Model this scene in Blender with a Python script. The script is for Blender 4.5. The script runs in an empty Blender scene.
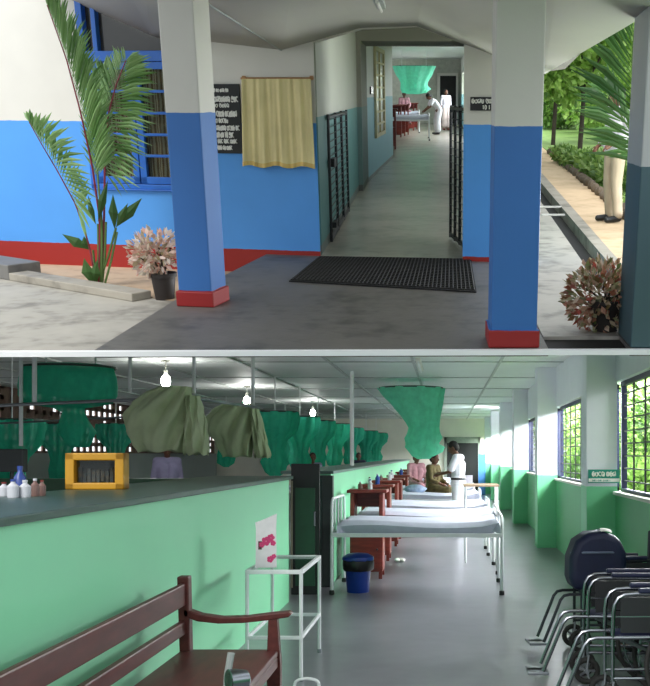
import bpy, math, random
from mathutils import Matrix, Vector, noise

C = bpy.context.scene.collection
SC = bpy.context.scene
rnd = random.Random(7)
PI = math.pi

# ------------------------------------------------------------------ camera, sky, light, exposure
F = 1100.0                       # focal length in pixels of the 650 x 686 frame
PX, PY = 446.0, 454.0            # principal point (vanishing point of the ward corridor)
EYE = Vector((0, 0, 1.6))
cd = bpy.data.cameras.new('camera')
cd.sensor_fit = 'VERTICAL'
cd.sensor_height = 24.0
cd.lens = F / 686.0 * 24.0
cd.shift_x = (325.0 - PX) / 686.0
cd.shift_y = -(343.0 - PY) / 686.0
cd.clip_end = 400
cam = bpy.data.objects.new('camera', cd)
cam.location = EYE
cam.rotation_euler = (PI / 2, 0, 0)
C.objects.link(cam)
SC.camera = cam

# ------------------------------------------------------------------ the two places: the ward is level, the entrance stands on the slope above it
def ray(u, v):
    return Vector(((u - PX) / F, 1, -(v - PY) / F))
def make_T1(u0=416, v0=92, r=.006):
    f = ray(u0, v0).normalized()
    x = f.cross(Vector((0, 0, 1))).normalized()
    z = x.cross(f)
    x2 = x * math.cos(r) + z * math.sin(r)
    z2 = x2.cross(f)
    m = Matrix((x2, f, z2)).transposed()
    return Matrix.Translation(EYE) @ m.to_4x4() @ Matrix.Translation(-EYE), m
T1, R1 = make_T1()
T2 = Matrix.Identity(4)
R1i = R1.transposed()

w = bpy.data.worlds.new('sky')
SC.world = w
w.use_nodes = True
wn = w.node_tree
wn.nodes.clear()
wo = wn.nodes.new('ShaderNodeOutputWorld')
wb = wn.nodes.new('ShaderNodeBackground')
wb.inputs[0].default_value = (0.90, 0.95, 1.0, 1)
wb.inputs[1].default_value = 1.15
wn.links.new(wb.outputs[0], wo.inputs[0])

def sun(name, direction, strength, angle, color=(1, .97, .92)):
    l = bpy.data.lights.new(name, 'SUN')
    l.energy = strength; l.angle = math.radians(angle); l.color = color
    o = bpy.data.objects.new(name, l)
    o.rotation_euler = Vector(direction).to_track_quat('-Z', 'Y').to_euler()
    C.objects.link(o)
    return o
sun('sun', R1 @ Vector((0.38, 0.60, -0.95)), 1.5, 25)

def area(name, loc, direction, sx, sy, power, color=(1, 1, 1)):
    l = bpy.data.lights.new(name, 'AREA')
    l.shape = 'RECTANGLE'; l.size = sx; l.size_y = sy; l.energy = power; l.color = color
    o = bpy.data.objects.new(name, l)
    o.location = loc
    o.rotation_euler = Vector(direction).to_track_quat('-Z', 'Y').to_euler()
    C.objects.link(o)
    return o
# daylight that falls in through the row of ward windows
area('window_daylight', (4.4, 29.3, 3.7), (-1, 0, -0.5), 37, 1.9, 7400, (.95, .98, 1))
area('far_window_fill', (4.4, 40, 3.4), (-1, .55, -0.5), 14, 1.6, 2000, (.95, .98, 1))  # added fill lamp that brightens the far bays and end wall
# daylight through the open side of the far ward beyond the passage
area('ward_daylight', T1 @ Vector((4.2, 46, 3.2)), R1 @ Vector((-1, 0, -0.5)), 30, 1.6, 2200, (.95, .98, 1))

vs = SC.view_settings
vs.view_transform = 'Standard'
vs.look = 'None'
vs.gamma = 1
vs.use_curve_mapping = False
vs.exposure = 0.60

def p1(u, v, z=0.0):                     # entrance: point of a level plane
    a = R1i @ ray(u, v)
    return EYE + a * ((z - 1.6) / a.z)
def d1(u, v, y):                         # entrance: point at a given depth
    a = R1i @ ray(u, v)
    return EYE + a * (y / a.y)
def d2(u, v, y):                         # ward: point at a given depth
    return EYE + ray(u, v) * y
# the entrance wall stands a little askew to the passage
WO = Vector((-0.99, 11.38, 0)); WE = Vector((.970, -.2425, 0)).normalized(); WN = Vector((-WE.y, WE.x, 0))  # WN points into the wall
WM = Matrix((WE, WN, Vector((0, 0, 1)))).transposed().to_4x4()
WM = Matrix.Translation(WO) @ WM
TW = T1 @ WM
def ws(u, v):                            # entrance wall: (along, height)
    a = R1i @ ray(u, v)
    t = (WO - EYE).dot(WN) / a.dot(WN)
    q = EYE + a * t
    return ((q - WO).dot(WE), q.z)

# ------------------------------------------------------------------ mesh helpers
class MB:
    def __init__(s):
        s.v = []; s.f = []
    def add(s, vs, fs):
        b = len(s.v)
        s.v += [tuple(x) for x in vs]
        s.f += [tuple(i + b for i in q) for q in fs]
        return s
    def box(s, x0, x1, y0, y1, z0, z1, M=None):
        vs = [Vector((x, y, z)) for x in (x0, x1) for y in (y0, y1) for z in (z0, z1)]
        if M: vs = [M @ q for q in vs]
        return s.add(vs, [(0, 1, 3, 2), (4, 6, 7, 5), (0, 4, 5, 1), (2, 3, 7, 6), (0, 2, 6, 4), (1, 5, 7, 3)])
    def cbox(s, c, size, M=None):
        h = [q / 2 for q in size]
        return s.box(c[0] - h[0], c[0] + h[0], c[1] - h[1], c[1] + h[1], c[2] - h[2], c[2] + h[2], M)
    def tube(s, pts, r, n=8, closed=False, flat=1.0):
        pts = [Vector(q) for q in pts]
        k = len(pts)
        rs = r if isinstance(r, (list, tuple)) else [r] * k
        rings = []
        ref = None
        for i in range(k):
            if closed: t = pts[(i + 1) % k] - pts[i - 1]
            else: t = pts[min(i + 1, k - 1)] - pts[max(i - 1, 0)]
            if t.length < 1e-9: t = Vector((0, 0, 1))
            t.normalize()
            if ref is None:
                ref = Vector((0, 0, 1)) if abs(t.z) < .9 else Vector((1, 0, 0))
            a = (ref - t * ref.dot(t))
            if a.length < 1e-6: a = t.orthogonal()
            a.normalize(); ref = a
            b = t.cross(a)
            rings.append([pts[i] + (a * math.cos(2 * PI * j / n) + b * math.sin(2 * PI * j / n) * flat) * rs[i] for j in range(n)])
        vs = [q for ring in rings for q in ring]
        fs = []
        for i in range(k if closed else k - 1):
            i2 = (i + 1) % k
            for j in range(n):
                fs.append((i * n + j, i * n + (j + 1) % n, i2 * n + (j + 1) % n, i2 * n + j))
        if not closed:
            fs.append(tuple(range(n))[::-1]); fs.append(tuple((k - 1) * n + j for j in range(n)))
        return s.add(vs, fs)
    def lathe(s, prof, n=24, c=(0, 0, 0), M=None, ripple=0, rk=7, cap=True, off=None, ph=0):
        vs = []
        for i, (r, z) in enumerate(prof):
            ox, oy = off[i] if off else (0, 0)
            for j in range(n):
                a = 2 * PI * j / n
                rr = r * (1 + ripple * math.sin(rk * a + ph + i * .35) + ripple * .5 * math.sin((2 * rk + 1) * a + i))
                q = Vector((c[0] + ox + rr * math.cos(a), c[1] + oy + rr * math.sin(a), c[2] + z))
                vs.append(M @ q if M else q)
        fs = []
        for i in range(len(prof) - 1):
            for j in range(n):
                fs.append((i * n + j, i * n + (j + 1) % n, (i + 1) * n + (j + 1) % n, (i + 1) * n + j))
        if cap:
            fs.append(tuple(range(n))[::-1]); fs.append(tuple((len(prof) - 1) * n + j for j in range(n)))
        return s.add(vs, fs)
    def ell(s, c, r, nu=14, nv=10, M=None):
        prof = []
        vs = []; fs = []
        for i in range(nv + 1):
            t = PI * i / nv
            for j in range(nu):
                a = 2 * PI * j / nu
                q = Vector((c[0] + r[0] * math.sin(t) * math.cos(a), c[1] + r[1] * math.sin(t) * math.sin(a), c[2] + r[2] * math.cos(t)))
                vs.append(M @ q if M else q)
        for i in range(nv):
            for j in range(nu):
                fs.append((i * nu + j, (i + 1) * nu + j, (i + 1) * nu + (j + 1) % nu, i * nu + (j + 1) % nu))
        return s.add(vs, fs)
    def prism(s, poly, lo, hi, axis='y'):            # poly of (a, b): axis y -> (x,z); z -> (x,y); x -> (y,z)
        n = len(poly)
        def mk(a, b, h):
            return {'y': (a, h, b), 'z': (a, b, h), 'x': (h, a, b)}[axis]
        vs = [mk(a, b, lo) for a, b in poly] + [mk(a, b, hi) for a, b in poly]
        fs = [tuple(range(n))[::-1], tuple(range(n, 2 * n))]
        fs += [(i, (i + 1) % n, n + (i + 1) % n, n + i) for i in range(n)]
        return s.add(vs, fs)
    def grid(s, fn, nu, nv, th=0.0):                 # fn(u,v)->Vector on 0..1; th > 0 gives the sheet a back
        P = [[Vector(fn(i / nu, j / nv)) for j in range(nv + 1)] for i in range(nu + 1)]
        vs = [q for row in P for q in row]
        w_ = nv + 1
        fs = [(i * w_ + j, (i + 1) * w_ + j, (i + 1) * w_ + j + 1, i * w_ + j + 1) for i in range(nu) for j in range(nv)]
        if th:
            b = len(vs)
            for i in range(nu + 1):
                for j in range(nv + 1):
                    du = P[min(i + 1, nu)][j] - P[max(i - 1, 0)][j]
                    dv = P[i][min(j + 1, nv)] - P[i][max(j - 1, 0)]
                    nn = du.cross(dv)
                    nn = nn.normalized() if nn.length > 1e-9 else Vector((0, 0, 1))
                    vs.append(P[i][j] - nn * th)
            fs += [tuple(b + k for k in q)[::-1] for q in fs[:]]
            for i in range(nu):
                for (j) in (0, nv):
                    a0, a1 = i * w_ + j, (i + 1) * w_ + j
                    fs.append((a0, a1, b + a1, b + a0) if j else (a1, a0, b + a0, b + a1))
            for j in range(nv):
                for i in (0, nu):
                    a0, a1 = i * w_ + j, i * w_ + j + 1
                    fs.append((a0, a1, b + a1, b + a0))
        return s.add(vs, fs)
    def build(s, name, m, parent=None, T=None, bev=0.0, smooth=35, sub=0, seg=2):
        me = bpy.data.meshes.new(name)
        me.from_pydata(s.v, [], s.f)
        me.validate()
        import bmesh
        bm = bmesh.new(); bm.from_mesh(me)
        bmesh.ops.recalc_face_normals(bm, faces=bm.faces)
        bm.to_mesh(me); bm.free()
        if smooth:
            me.polygons.foreach_set('use_smooth', [True] * len(me.polygons))
            me.set_sharp_from_angle(angle=math.radians(smooth))
        me.update()
        o = bpy.data.objects.new(name, me)
        C.objects.link(o)
        if m: me.materials.append(m)
        if parent: o.parent = parent
        elif T is not None: o.matrix_world = T
        if bev:
            b = o.modifiers.new('edge', 'BEVEL'); b.width = bev; b.segments = seg; b.limit_method = 'ANGLE'; b.angle_limit = math.radians(40)
        if sub:
            b = o.modifiers.new('smooth', 'SUBSURF'); b.levels = sub; b.render_levels = sub
        return o
def TL(T, loc, rz=0):
    return T @ Matrix.Translation(Vector(loc)) @ Matrix.Rotation(rz, 4, 'Z')
def tag(o, label, cat, group=None, kind=None):
    o['label'] = label; o['category'] = cat
    if group: o['group'] = group
    if kind: o['kind'] = kind
    return o
def thing(name, label, cat, T, loc=(0, 0, 0), rz=0, group=None):
    o = bpy.data.objects.new(name, None)
    o.empty_display_size = .1
    C.objects.link(o)
    o.matrix_world = TL(T, loc, rz)
    return tag(o, label, cat, group)
def struct(o, label=None, cat=None):
    o['kind'] = 'structure'
    if label: o['label'] = label
    if cat: o['category'] = cat
    return o
def dup(root, T, loc, rz=0, label=None, group=None, scale=None):
    def cp(o, parent):
        c = o.copy(); C.objects.link(c)
        if parent: c.parent = parent
        for ch in list(o.children): cp(ch, c)
        return c
    r = cp(root, None)
    M = TL(T, loc, rz)
    if scale: M = M @ Matrix.Diagonal((*scale, 1)) 
    r.matrix_world = M
    if label: r['label'] = label
    if group: r['group'] = group
    return r

# ------------------------------------------------------------------ materials
def lin(c):
    def g(x):
        x /= 255.0
        return x / 12.92 if x <= .04045 else ((x + .055) / 1.055) ** 2.4
    return (g(c[0]), g(c[1]), g(c[2]), 1)
class NT:
    def __init__(s, m):
        m.use_nodes = True
        s.t = m.node_tree; s.t.nodes.clear()
        s.out = s.t.nodes.new('ShaderNodeOutputMaterial')
        s.p = s.t.nodes.new('ShaderNodeBsdfPrincipled')
        s.t.links.new(s.p.outputs[0], s.out.inputs[0])
        s.co = s.t.nodes.new('ShaderNodeTexCoord')
    def n(s, k): return s.t.nodes.new(k)
    def l(s, a, b): s.t.links.new(a, b)
    def noise(s, scale, detail=4, coord='Object', stretch=None):
        x = s.n('ShaderNodeTexNoise'); x.inputs['Scale'].default_value = scale; x.inputs['Detail'].default_value = detail
        if stretch:
            mp = s.n('ShaderNodeMapping'); mp.inputs['Scale'].default_value = stretch
            s.l(s.co.outputs[coord], mp.inputs[0]); s.l(mp.outputs[0], x.inputs['Vector'])
        else: s.l(s.co.outputs[coord], x.inputs['Vector'])
        return x.outputs['Fac']
    def mix(s, fac, a, b, mode='MIX'):
        x = s.n('ShaderNodeMix'); x.data_type = 'RGBA'; x.blend_type = mode
        for sock, val in ((x.inputs[0], fac), (x.inputs[6], a), (x.inputs[7], b)):
            if isinstance(val, (int, float)): sock.default_value = val
            elif isinstance(val, tuple): sock.default_value = val
            else: s.l(val, sock)
        return x.outputs[2]
    def math(s, op, a, b=0.0, clamp=False):
        x = s.n('ShaderNodeMath'); x.operation = op; x.use_clamp = clamp
        for sock, val in ((x.inputs[0], a), (x.inputs[1], b)):
            if isinstance(val, (int, float)): sock.default_value = val
            else: s.l(val, sock)
        return x.outputs[0]
    def ramp(s, fac, stops):
        x = s.n('ShaderNodeValToRGB')
        while len(x.color_ramp.elements) < len(stops): x.color_ramp.elements.new(.5)
        for e, (p, c) in zip(x.color_ramp.elements, stops):
            e.position = p; e.color = c
        s.l(fac, x.inputs[0])
        return x.outputs[0]
    def bump(s, h, strength=.3, dist=.01):
        x = s.n('ShaderNodeBump'); x.inputs['Strength'].default_value = strength; x.inputs['Distance'].default_value = dist
        s.l(h, x.inputs['Height']); s.l(x.outputs[0], s.p.inputs['Normal'])
MATS = {}
def mat(name, col, rough=.6, var=.12, scale=6, metal=0, bump=0, spec=.5, col2=None, stretch=None, coat=0):
    if name in MATS: return MATS[name]
    m = bpy.data.materials.new(name)
    t = NT(m)
    c = lin(col)
    c2 = lin(col2) if col2 else tuple(q * (1 - var * 2) for q in c[:3]) + (1,)
    f = t.noise(scale, 5, stretch=stretch)
    r = t.ramp(f, [(.3, (0, 0, 0, 1)), (.7, (1, 1, 1, 1))])
    t.l(t.mix(r, c2, c), t.p.inputs['Base Color'])
    t.p.inputs['Roughness'].default_value = rough
    t.p.inputs['Metallic'].default_value = metal
    t.p.inputs['Specular IOR Level'].default_value = spec
    if coat: t.p.inputs['Coat Weight'].default_value = coat
    if bump: t.bump(f, bump)
    m.diffuse_color = c
    MATS[name] = m
    return m
def banded(name, bands, rough=.55, var=.06, scale=3, axis='Z'):      # paint bands up a wall: [(from height, colour)...] lowest first
    m = bpy.data.materials.new(name)
    t = NT(m)
    sx = t.n('ShaderNodeSeparateXYZ'); t.l(t.co.outputs['Object'], sx.inputs[0])
    n1 = t.noise(scale, 6)
    z = t.math('ADD', sx.outputs[axis], t.math('MULTIPLY', t.math('SUBTRACT', t.noise(9, 3), .5), .015))
    col = lin(bands[0][1])
    for h, c in bands[1:]:
        col = t.mix(t.math('GREATER_THAN', z, h), col, lin(c))
    f = t.math('ADD', t.math('MULTIPLY', n1, 2 * var), 1 - var * 1.4)
    col = t.mix(1.0, col, f, 'MULTIPLY')
    t.l(col, t.p.inputs['Base Color'])
    t.p.inputs['Roughness'].default_value = rough
    t.bump(t.noise(60, 3), .05)
    MATS[name] = m
    return m
def leafmat(name, cols, rough=.45, trans=.35):
    m = bpy.data.materials.new(name)
    t = NT(m)
    g = t.n('ShaderNodeNewGeometry')
    k = len(cols)
    r = t.ramp(g.outputs['Random Per Island'], [(i / max(1, k - 1), lin(c)) for i, c in enumerate(cols)])
    t.l(r, t.p.inputs['Base Color'])
    t.p.inputs['Roughness'].default_value = rough
    tr = t.n('ShaderNodeBsdfTranslucent'); t.l(r, tr.inputs[0])
    mx = t.n('ShaderNodeMixShader'); mx.inputs[0].default_value = trans
    t.l(t.p.outputs[0], mx.inputs[1]); t.l(tr.outputs[0], mx.inputs[2]); t.l(mx.outputs[0], t.out.inputs[0])
    MATS[name] = m
    return m
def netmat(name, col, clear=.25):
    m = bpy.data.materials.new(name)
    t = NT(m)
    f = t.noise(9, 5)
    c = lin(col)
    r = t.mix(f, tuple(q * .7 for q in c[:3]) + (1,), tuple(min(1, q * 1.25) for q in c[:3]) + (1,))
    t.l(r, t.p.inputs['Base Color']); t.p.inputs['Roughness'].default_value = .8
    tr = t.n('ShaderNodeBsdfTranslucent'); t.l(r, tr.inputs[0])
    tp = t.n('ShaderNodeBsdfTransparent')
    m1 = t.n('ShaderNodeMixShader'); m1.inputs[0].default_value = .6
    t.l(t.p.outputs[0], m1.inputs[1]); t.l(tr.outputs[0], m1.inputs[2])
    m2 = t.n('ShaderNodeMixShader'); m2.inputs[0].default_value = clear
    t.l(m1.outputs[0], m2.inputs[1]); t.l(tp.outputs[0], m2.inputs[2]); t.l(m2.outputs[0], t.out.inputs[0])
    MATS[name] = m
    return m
def glassmat(name, tint=(230, 240, 238), alpha=.25):
    m = bpy.data.materials.new(name)
    t = NT(m)
    t.p.inputs['Base Color'].default_value = lin((40, 46, 46)); t.p.inputs['Roughness'].default_value = .05
    tp = t.n('ShaderNodeBsdfTransparent'); tp.inputs[0].default_value = (.93, .96, .95, 1)
    mx = t.n('ShaderNodeMixShader'); mx.inputs[0].default_value = 1 - alpha
    t.l(t.p.outputs[0], mx.inputs[1]); t.l(tp.outputs[0], mx.inputs[2]); t.l(mx.outputs[0], t.out.inputs[0])
    MATS[name] = m
    return m
def emit(name, col, strength):
    m = bpy.data.materials.new(name)
    t = NT(m)
    t.p.inputs['Emission Color'].default_value = lin(col); t.p.inputs['Emission Strength'].default_value = strength
    MATS[name] = m
    return m

M_white = mat('white_plaster', (226, 224, 216), .7, .04, 2)
M_soffit = mat('soffit_board', (182, 180, 173), .7, .04, 1.5)
M_ceil = mat('ceiling_board', (212, 218, 216), .6, .05, 1.2)
M_batten = mat('batten', (176, 182, 180), .6)
M_bluefr = mat('blue_gloss', (42, 110, 205), .35, .08)
M_darkglass = mat('dark_glass', (52, 52, 48), .15, .1)
M_black = mat('black_iron', (24, 26, 28), .5)
M_blackplast = mat('black_plastic', (20, 20, 22), .45)
M_rubber = mat('rubber', (40, 39, 38), .8, .2, 30)
M_whiteen = mat('white_enamel', (232, 234, 236), .35, .05)
M_mattress = mat('mattress_ticking', (206, 210, 226), .85, .05, 9)
M_sheetw = mat('white_cotton', (228, 230, 238), .9, .05, 6)
M_brown = mat('red_brown_wood', (128, 44, 32), .45, .2, 5, stretch=(1, 1, 6))
M_bench = mat('dark_varnished_wood', (92, 44, 40), .45, .2, 4, stretch=(6, 1, 6), spec=.3)
M_chrome = mat('chrome', (136, 140, 146), .25, .03, metal=1)
M_steel = mat('grey_steel', (140, 144, 150), .35, .06, metal=.8)
M_navy = mat('navy_vinyl', (24, 30, 66), .55, .15)
M_blueplas = mat('blue_plastic', (18, 56, 150), .35, .08)
M_yellow = mat('yellow_frame', (198, 144, 14), .45, .08)
M_dkgreen = mat('dark_green_paint', (34, 66, 58), .4, .15)
M_olive = mat('olive_cloth', (200, 212, 172), .9, .08, 5)
M_satin = mat('cream_satin', (228, 214, 156), .65, .08, 4)
M_goldtrim = mat('gold_trim', (222, 192, 110), .5)
M_wood = mat('light_wood', (186, 140, 92), .5)
M_skin = mat('brown_skin', (104, 66, 48), .55, .06)
M_hair = mat('black_hair', (18, 15, 14), .6)
M_beige = mat('beige_trousers', (176, 160, 138), .9, .08)
M_lilac = mat('lilac_shirt', (150, 144, 178), .9, .08)
M_pale = mat('pale_shirt', (208, 204, 214), .9, .06)
M_brownsari = mat('olive_brown_cloth', (104, 92, 52), .9, .3, 9)
M_pinkcl = mat('pink_cloth', (190, 140, 150), .9, .2, 9)
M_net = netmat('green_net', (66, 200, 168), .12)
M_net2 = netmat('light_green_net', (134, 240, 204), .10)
M_glass = glassmat('clear_glass')
M_terr = mat('dark_pot', (44, 36, 34), .6)
M_white_p = mat('white_paint_letters', (236, 236, 230), .6, .02)
M_stone = mat('edging_stone', (120, 104, 86), .9, .25, 4)
M_trunk = mat('bark', (62, 54, 44), .9, .25, 8)
M_redstem = mat('red_palm_stem', (150, 48, 66), .5, .2)
M_greenstem = mat('green_stem', (92, 120, 60), .6)
M_leaf_palm = leafmat('palm_leaf', [(84, 128, 60), (124, 166, 92), (156, 192, 126), (104, 146, 74)])
M_leaf_palmd = leafmat('dark_palm_leaf', [(38, 74, 34), (58, 96, 44), (80, 116, 60)])
M_leaf_croton = leafmat('croton_leaf', [(150, 70, 60), (206, 180, 150), (120, 136, 84), (222, 200, 176), (176, 120, 96), (90, 108, 60), (200, 90, 80)])
M_leaf_pale = leafmat('pale_variegated_leaf', [(236, 216, 204), (206, 150, 130), (244, 234, 226), (160, 150, 110), (230, 196, 184)])
M_leaf_tree = leafmat('tree_leaf', [(70, 104, 44), (104, 138, 62), (140, 168, 90), (86, 120, 54)])
M_leaf_tree2 = leafmat('darker_tree_leaf', [(50, 80, 36), (74, 106, 48), (104, 134, 68), (40, 66, 30)])
M_leaf_garden = leafmat('garden_leaf', [(104, 144, 58), (146, 182, 84), (184, 212, 122), (124, 164, 72)])
M_bulb = emit('lit_bulb', (255, 255, 245), 30)

# ------------------------------------------------------------------ lettering: rounded Sinhala-style letters drawn as strokes
def arc(cx, cz, rx, rz, a0, a1, n=12):
    return [(cx + rx * math.cos(math.radians(a0 + (a1 - a0) * i / n)), cz + rz * math.sin(math.radians(a0 + (a1 - a0) * i / n))) for i in range(n + 1)]
GL = {
    'v': [arc(.5, .45, .42, .45, 60, 400), arc(.62, .42, .2, .2, 40, 330)],
    't': [arc(.5, .45, .42, .45, 130, 420), [(.7, .84), (.55, .6)]],
    'm': [arc(.3, .6, .24, .3, -40, 220), arc(.55, .4, .4, .4, 180, 380), arc(.75, .62, .18, .24, -30, 200)],
    'n': [arc(.35, .5, .3, .4, 20, 320), arc(.75, .35, .2, .35, 150, 360), [(.95, .35), (.95, .8)]],
    'k': [arc(.28, .45, .24, .4, 0, 360), arc(.72, .45, .24, .4, -180, 130), [(.5, .0), (.5, .85)]],
    'r': [arc(.5, .62, .3, .28, -60, 240), arc(.5, .18, .4, .2, 170, 360)],
    'y': [arc(.25, .45, .22, .4, -90, 200), arc(.6, .35, .35, .35, 180, 380), [(.93, .45), (.93, .85)]],
    'd': [arc(.5, .5, .4, .36, 40, 290), [(.63, .16), (.9, .0)]],
    'l': [arc(.5, .4, .44, .42, 150, 450), arc(.4, .45, .18, .2, 0, 340)],
    'g': [arc(.26, .45, .22, .36, 60, 360), arc(.7, .45, .22, .36, -180, 90), [(.7, .81), (.95, .95)]],
    '1': [[(.3, .75), (.55, .98), (.55, 0)]],
    '0': [arc(.5, .48, .34, .5, 0, 360, 18)],
    'a': [arc(.5, .3, .34, .3, 0, 360), [(.84, .6), (.84, 0)]],
    'i': [[(.5, 0), (.5, .6)], [(.5, .8), (.5, .86)]],
    'e': [arc(.5, .32, .36, .32, 0, 320), [(.14, .34), (.84, .34)]],
    'o': [arc(.5, .32, .36, .32, 0, 360)],
}
def letters(mb, text, x0, z0, h, y, width=None, r=.09):
    adv = 1.12 * h
    n = sum(.55 if ch == ' ' else 1 for ch in text)
    sx = h
    if width:
        adv = width / n
        sx = adv / 1.12
    x = x0
    for ch in text:
        if ch == ' ':
            x += adv * .55
            continue
        for st in GL[ch]:
            mb.tube([(x + a * sx, y, z0 + b * h) for a, b in st], r * h, 5)
        x += adv
    return x

# ================================================================== THE ENTRANCE (upper place)
B_WALL = [(-9, (150, 40, 32)), (.085, (74, 152, 232)), (1.30, (232, 229, 220))]
m_front = banded('entrance_wall_paint', [(-9, (158, 36, 28)), (.045, (82, 158, 236)), (1.305, (222, 219, 210))])
m_col = banded('column_paint', [(-9, (150, 26, 26)), (.125, (50, 108, 178)), (1.45, (206, 203, 194))])
m_colR = banded('column_paint_tall', [(-9, (150, 26, 26)), (.115, (50, 108, 178)), (1.40, (206, 203, 194))])
m_colShade = banded('column_paint_shaded', [(-9, (66, 92, 98)), (.03, (66, 92, 98)), (1.16, (176, 178, 176))])  # blue and white column paint with its shadow put into the colour
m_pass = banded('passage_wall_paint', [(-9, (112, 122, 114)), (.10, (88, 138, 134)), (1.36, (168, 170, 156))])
m_pass2 = banded('inner_passage_paint', [(-9, (140, 150, 150)), (.06, (150, 202, 212)), (1.50, (230, 232, 226))])

def concrete(name, base, dark, lines=None, rough=.65, wet=0):
    m = bpy.data.materials.new(name)
    t = NT(m)
    a = t.noise(1.3, 8); b = t.noise(7, 6)
    f = t.math('ADD', t.math('MULTIPLY', a, .6), t.math('MULTIPLY', b, .4))
    col = t.ramp(f, [(.36, lin(dark)), (.5, lin(base)), (.7, tuple(min(1, q * 1.15) for q in lin(base)[:3]) + (1,))])
    if lines:
        br = t.n('ShaderNodeTexBrick')
        br.inputs['Scale'].default_value = lines
        br.inputs['Mortar Size'].default_value = .02
        br.inputs['Color1'].default_value = (1, 1, 1, 1); br.inputs['Color2'].default_value = (.86, .86, .86, 1); br.inputs['Mortar'].default_value = (.72, .72, .72, 1)
        mp = t.n('ShaderNodeMapping'); mp.inputs['Rotation'].default_value = (0, 0, .5)
        t.l(t.co.outputs['Object'], mp.inputs[0]); t.l(mp.outputs[0], br.inputs['Vector'])
        col = t.mix(t.math('MULTIPLY', t.noise(.8, 3), .8), col, t.mix(1.0, col, br.outputs['Color'], 'MULTIPLY'))
    t.l(col, t.p.inputs['Base Color'])
    t.p.inputs['Roughness'].default_value = rough
    t.bump(b, .15)
    MATS[name] = m
    return m
m_porch = concrete('porch_concrete', (106, 102, 97), (76, 74, 71), lines=3.2, rough=.5)
m_apron = concrete('apron_concrete', (164, 160, 150), (124, 120, 112), rough=.8)
m_apron2 = concrete('side_apron_concrete', (176, 170, 160), (112, 106, 98), rough=.5)
m_passfl = concrete('passage_cement', (172, 168, 154), (156, 152, 140), rough=.25)
m_kerb = concrete('kerb_concrete', (156, 150, 138), (120, 115, 106), rough=.85)
m_sand = concrete('sand', (206, 180, 146), (184, 158, 122), rough=.95)
m_soil = concrete('bare_soil', (186, 160, 132), (146, 122, 98), rough=.95)
m_lawn = concrete('lawn', (116, 146, 74), (86, 118, 54), rough=.95)
m_divider = mat('white_divider', (250, 250, 250), .6, .0)
m_gutter = mat('shade_dark_gutter', (20, 19, 19), .7, .2)  # near-black colour stands in for the shade down in the drains

def S1(mb, name, m, **k):
    return struct(mb.build(name, m, T=T1, **k))

# floors
S1(MB().prism([(-2.10, 7.06), (.86, 7.06), (.86, 11.1), (-1.53, 11.7), (-1.95, 8.9)], -.05, 0, 'z'), 'floor', m_porch, smooth=0)
S1(MB().prism([(-.98, 11.38), (.86, 10.95), (1.0, 12.4), (1.0, 21.4), (1.55, 21.4), (1.75, 29.6), (-.98, 29.6)], -.05, .001, 'z'), 'floor_passage', m_passfl, smooth=0)
S1(MB().prism([(-7, 29.6), (1.72, 29.6), (2.45, 62.5), (-7, 62.5)], -.05, .001, 'z'), 'floor_inner', m_passfl, smooth=0)
S1(MB().prism([(-7.5, 7.8), (-1.85, 7.8), (-1.2, 12.4), (-1.2, 14.5), (-7.5, 14.5)], -.215, -.20, 'z'), 'floor_apron', m_apron, smooth=0)
# added white divider between the two places, shaped as a slab edge
S1(MB().box(-6.0, 2.4, 7.02, 7.06, -.034, .0), 'trim_1', m_divider, smooth=0)
S1(MB().prism([(.87, 7.46), (1.80, 7.46), (1.80, 9.0), (1.19 + .042 * 9, 9), (1.19 + .042 * 46, 46), (.87, 46)], -.05, -.004, 'z'), 'floor_side_apron', m_apron2, smooth=0)
S1(MB().box(.86, 1.40, 7.06, 7.46, -.036, -.028), 'drain_front', m_gutter, smooth=0)  # nearly flush strip, painted dark in place of a deep channel's shade
S1(MB().box(1.40, 2.0, 7.06, 7.60, -.05, -.002), 'floor_side', m_porch, smooth=0)
# side drain, kerb, sand path, lawn
yy = (7.6, 46)
def strip(name, m, a0, b0, a1, b1, z0, z1, y0=7.6, y1=46):
    return S1(MB().prism([(a0 + b0 * y0, y0), (a1 + b1 * y0, y0), (a1 + b1 * y1, y1), (a0 + b0 * y1, y1)], z0, z1, 'z'), name, m, smooth=0)
strip('drain', m_gutter, 1.19, .042, 1.43, .042, -.16, -.14, 9.0)
strip('drain_side', m_gutter, 1.185, .042, 1.195, .042, -.16, -.01, 9.0)
strip('kerb', m_kerb, 1.43, .042, 1.50, .047, -.16, .01, 9.0)
strip('path', m_sand, 1.50, .047, 2.05, .052, -.05, .0, 9.0)
S1(MB().prism([(2.05 + .052 * 9, 9), (4.2, 9), (24, 80), (2.05 + .052 * 80, 80)], -.05, .02, 'z'), 'lawn', m_lawn, smooth=0)
# two small bridging bars over the drain
for i, (u, v) in enumerate(((551, 207), (553, 215))):
    q = p1(u, v)
    tag(MB().box(-.16, .16, -.04, .04, -.02, .0).build('drain_bar', M_white, T=TL(T1, (q.x, q.y, 0.012)), smooth=0),
        ('pale short bar bridging the dark drain, farther one', 'pale short bar bridging the dark drain, nearer one')[i], 'bar', 'bars across the drain')
# rough stones edging the lawn
for i in range(34):
    y = 11 + i * .62 + rnd.uniform(-.05, .05)
    x = 2.05 + .052 * y
    mb = MB()
    mb.ell((0, 0, .05), (.085, .27, .085 + rnd.uniform(-.02, .03)), 9, 6)
    mb.v = [tuple(Vector(q) * (1 + .18 * noise.noise(Vector(q) * 9 + Vector((i, 0, 0))))) for q in mb.v]
    tag(mb.build('edging_stone', M_stone, T=TL(T1, (x, y, .0), rnd.uniform(-.2, .2))), 'rough brown stone in the edging between sand path and lawn', 'stone', 'edging stones along the lawn')

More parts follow.
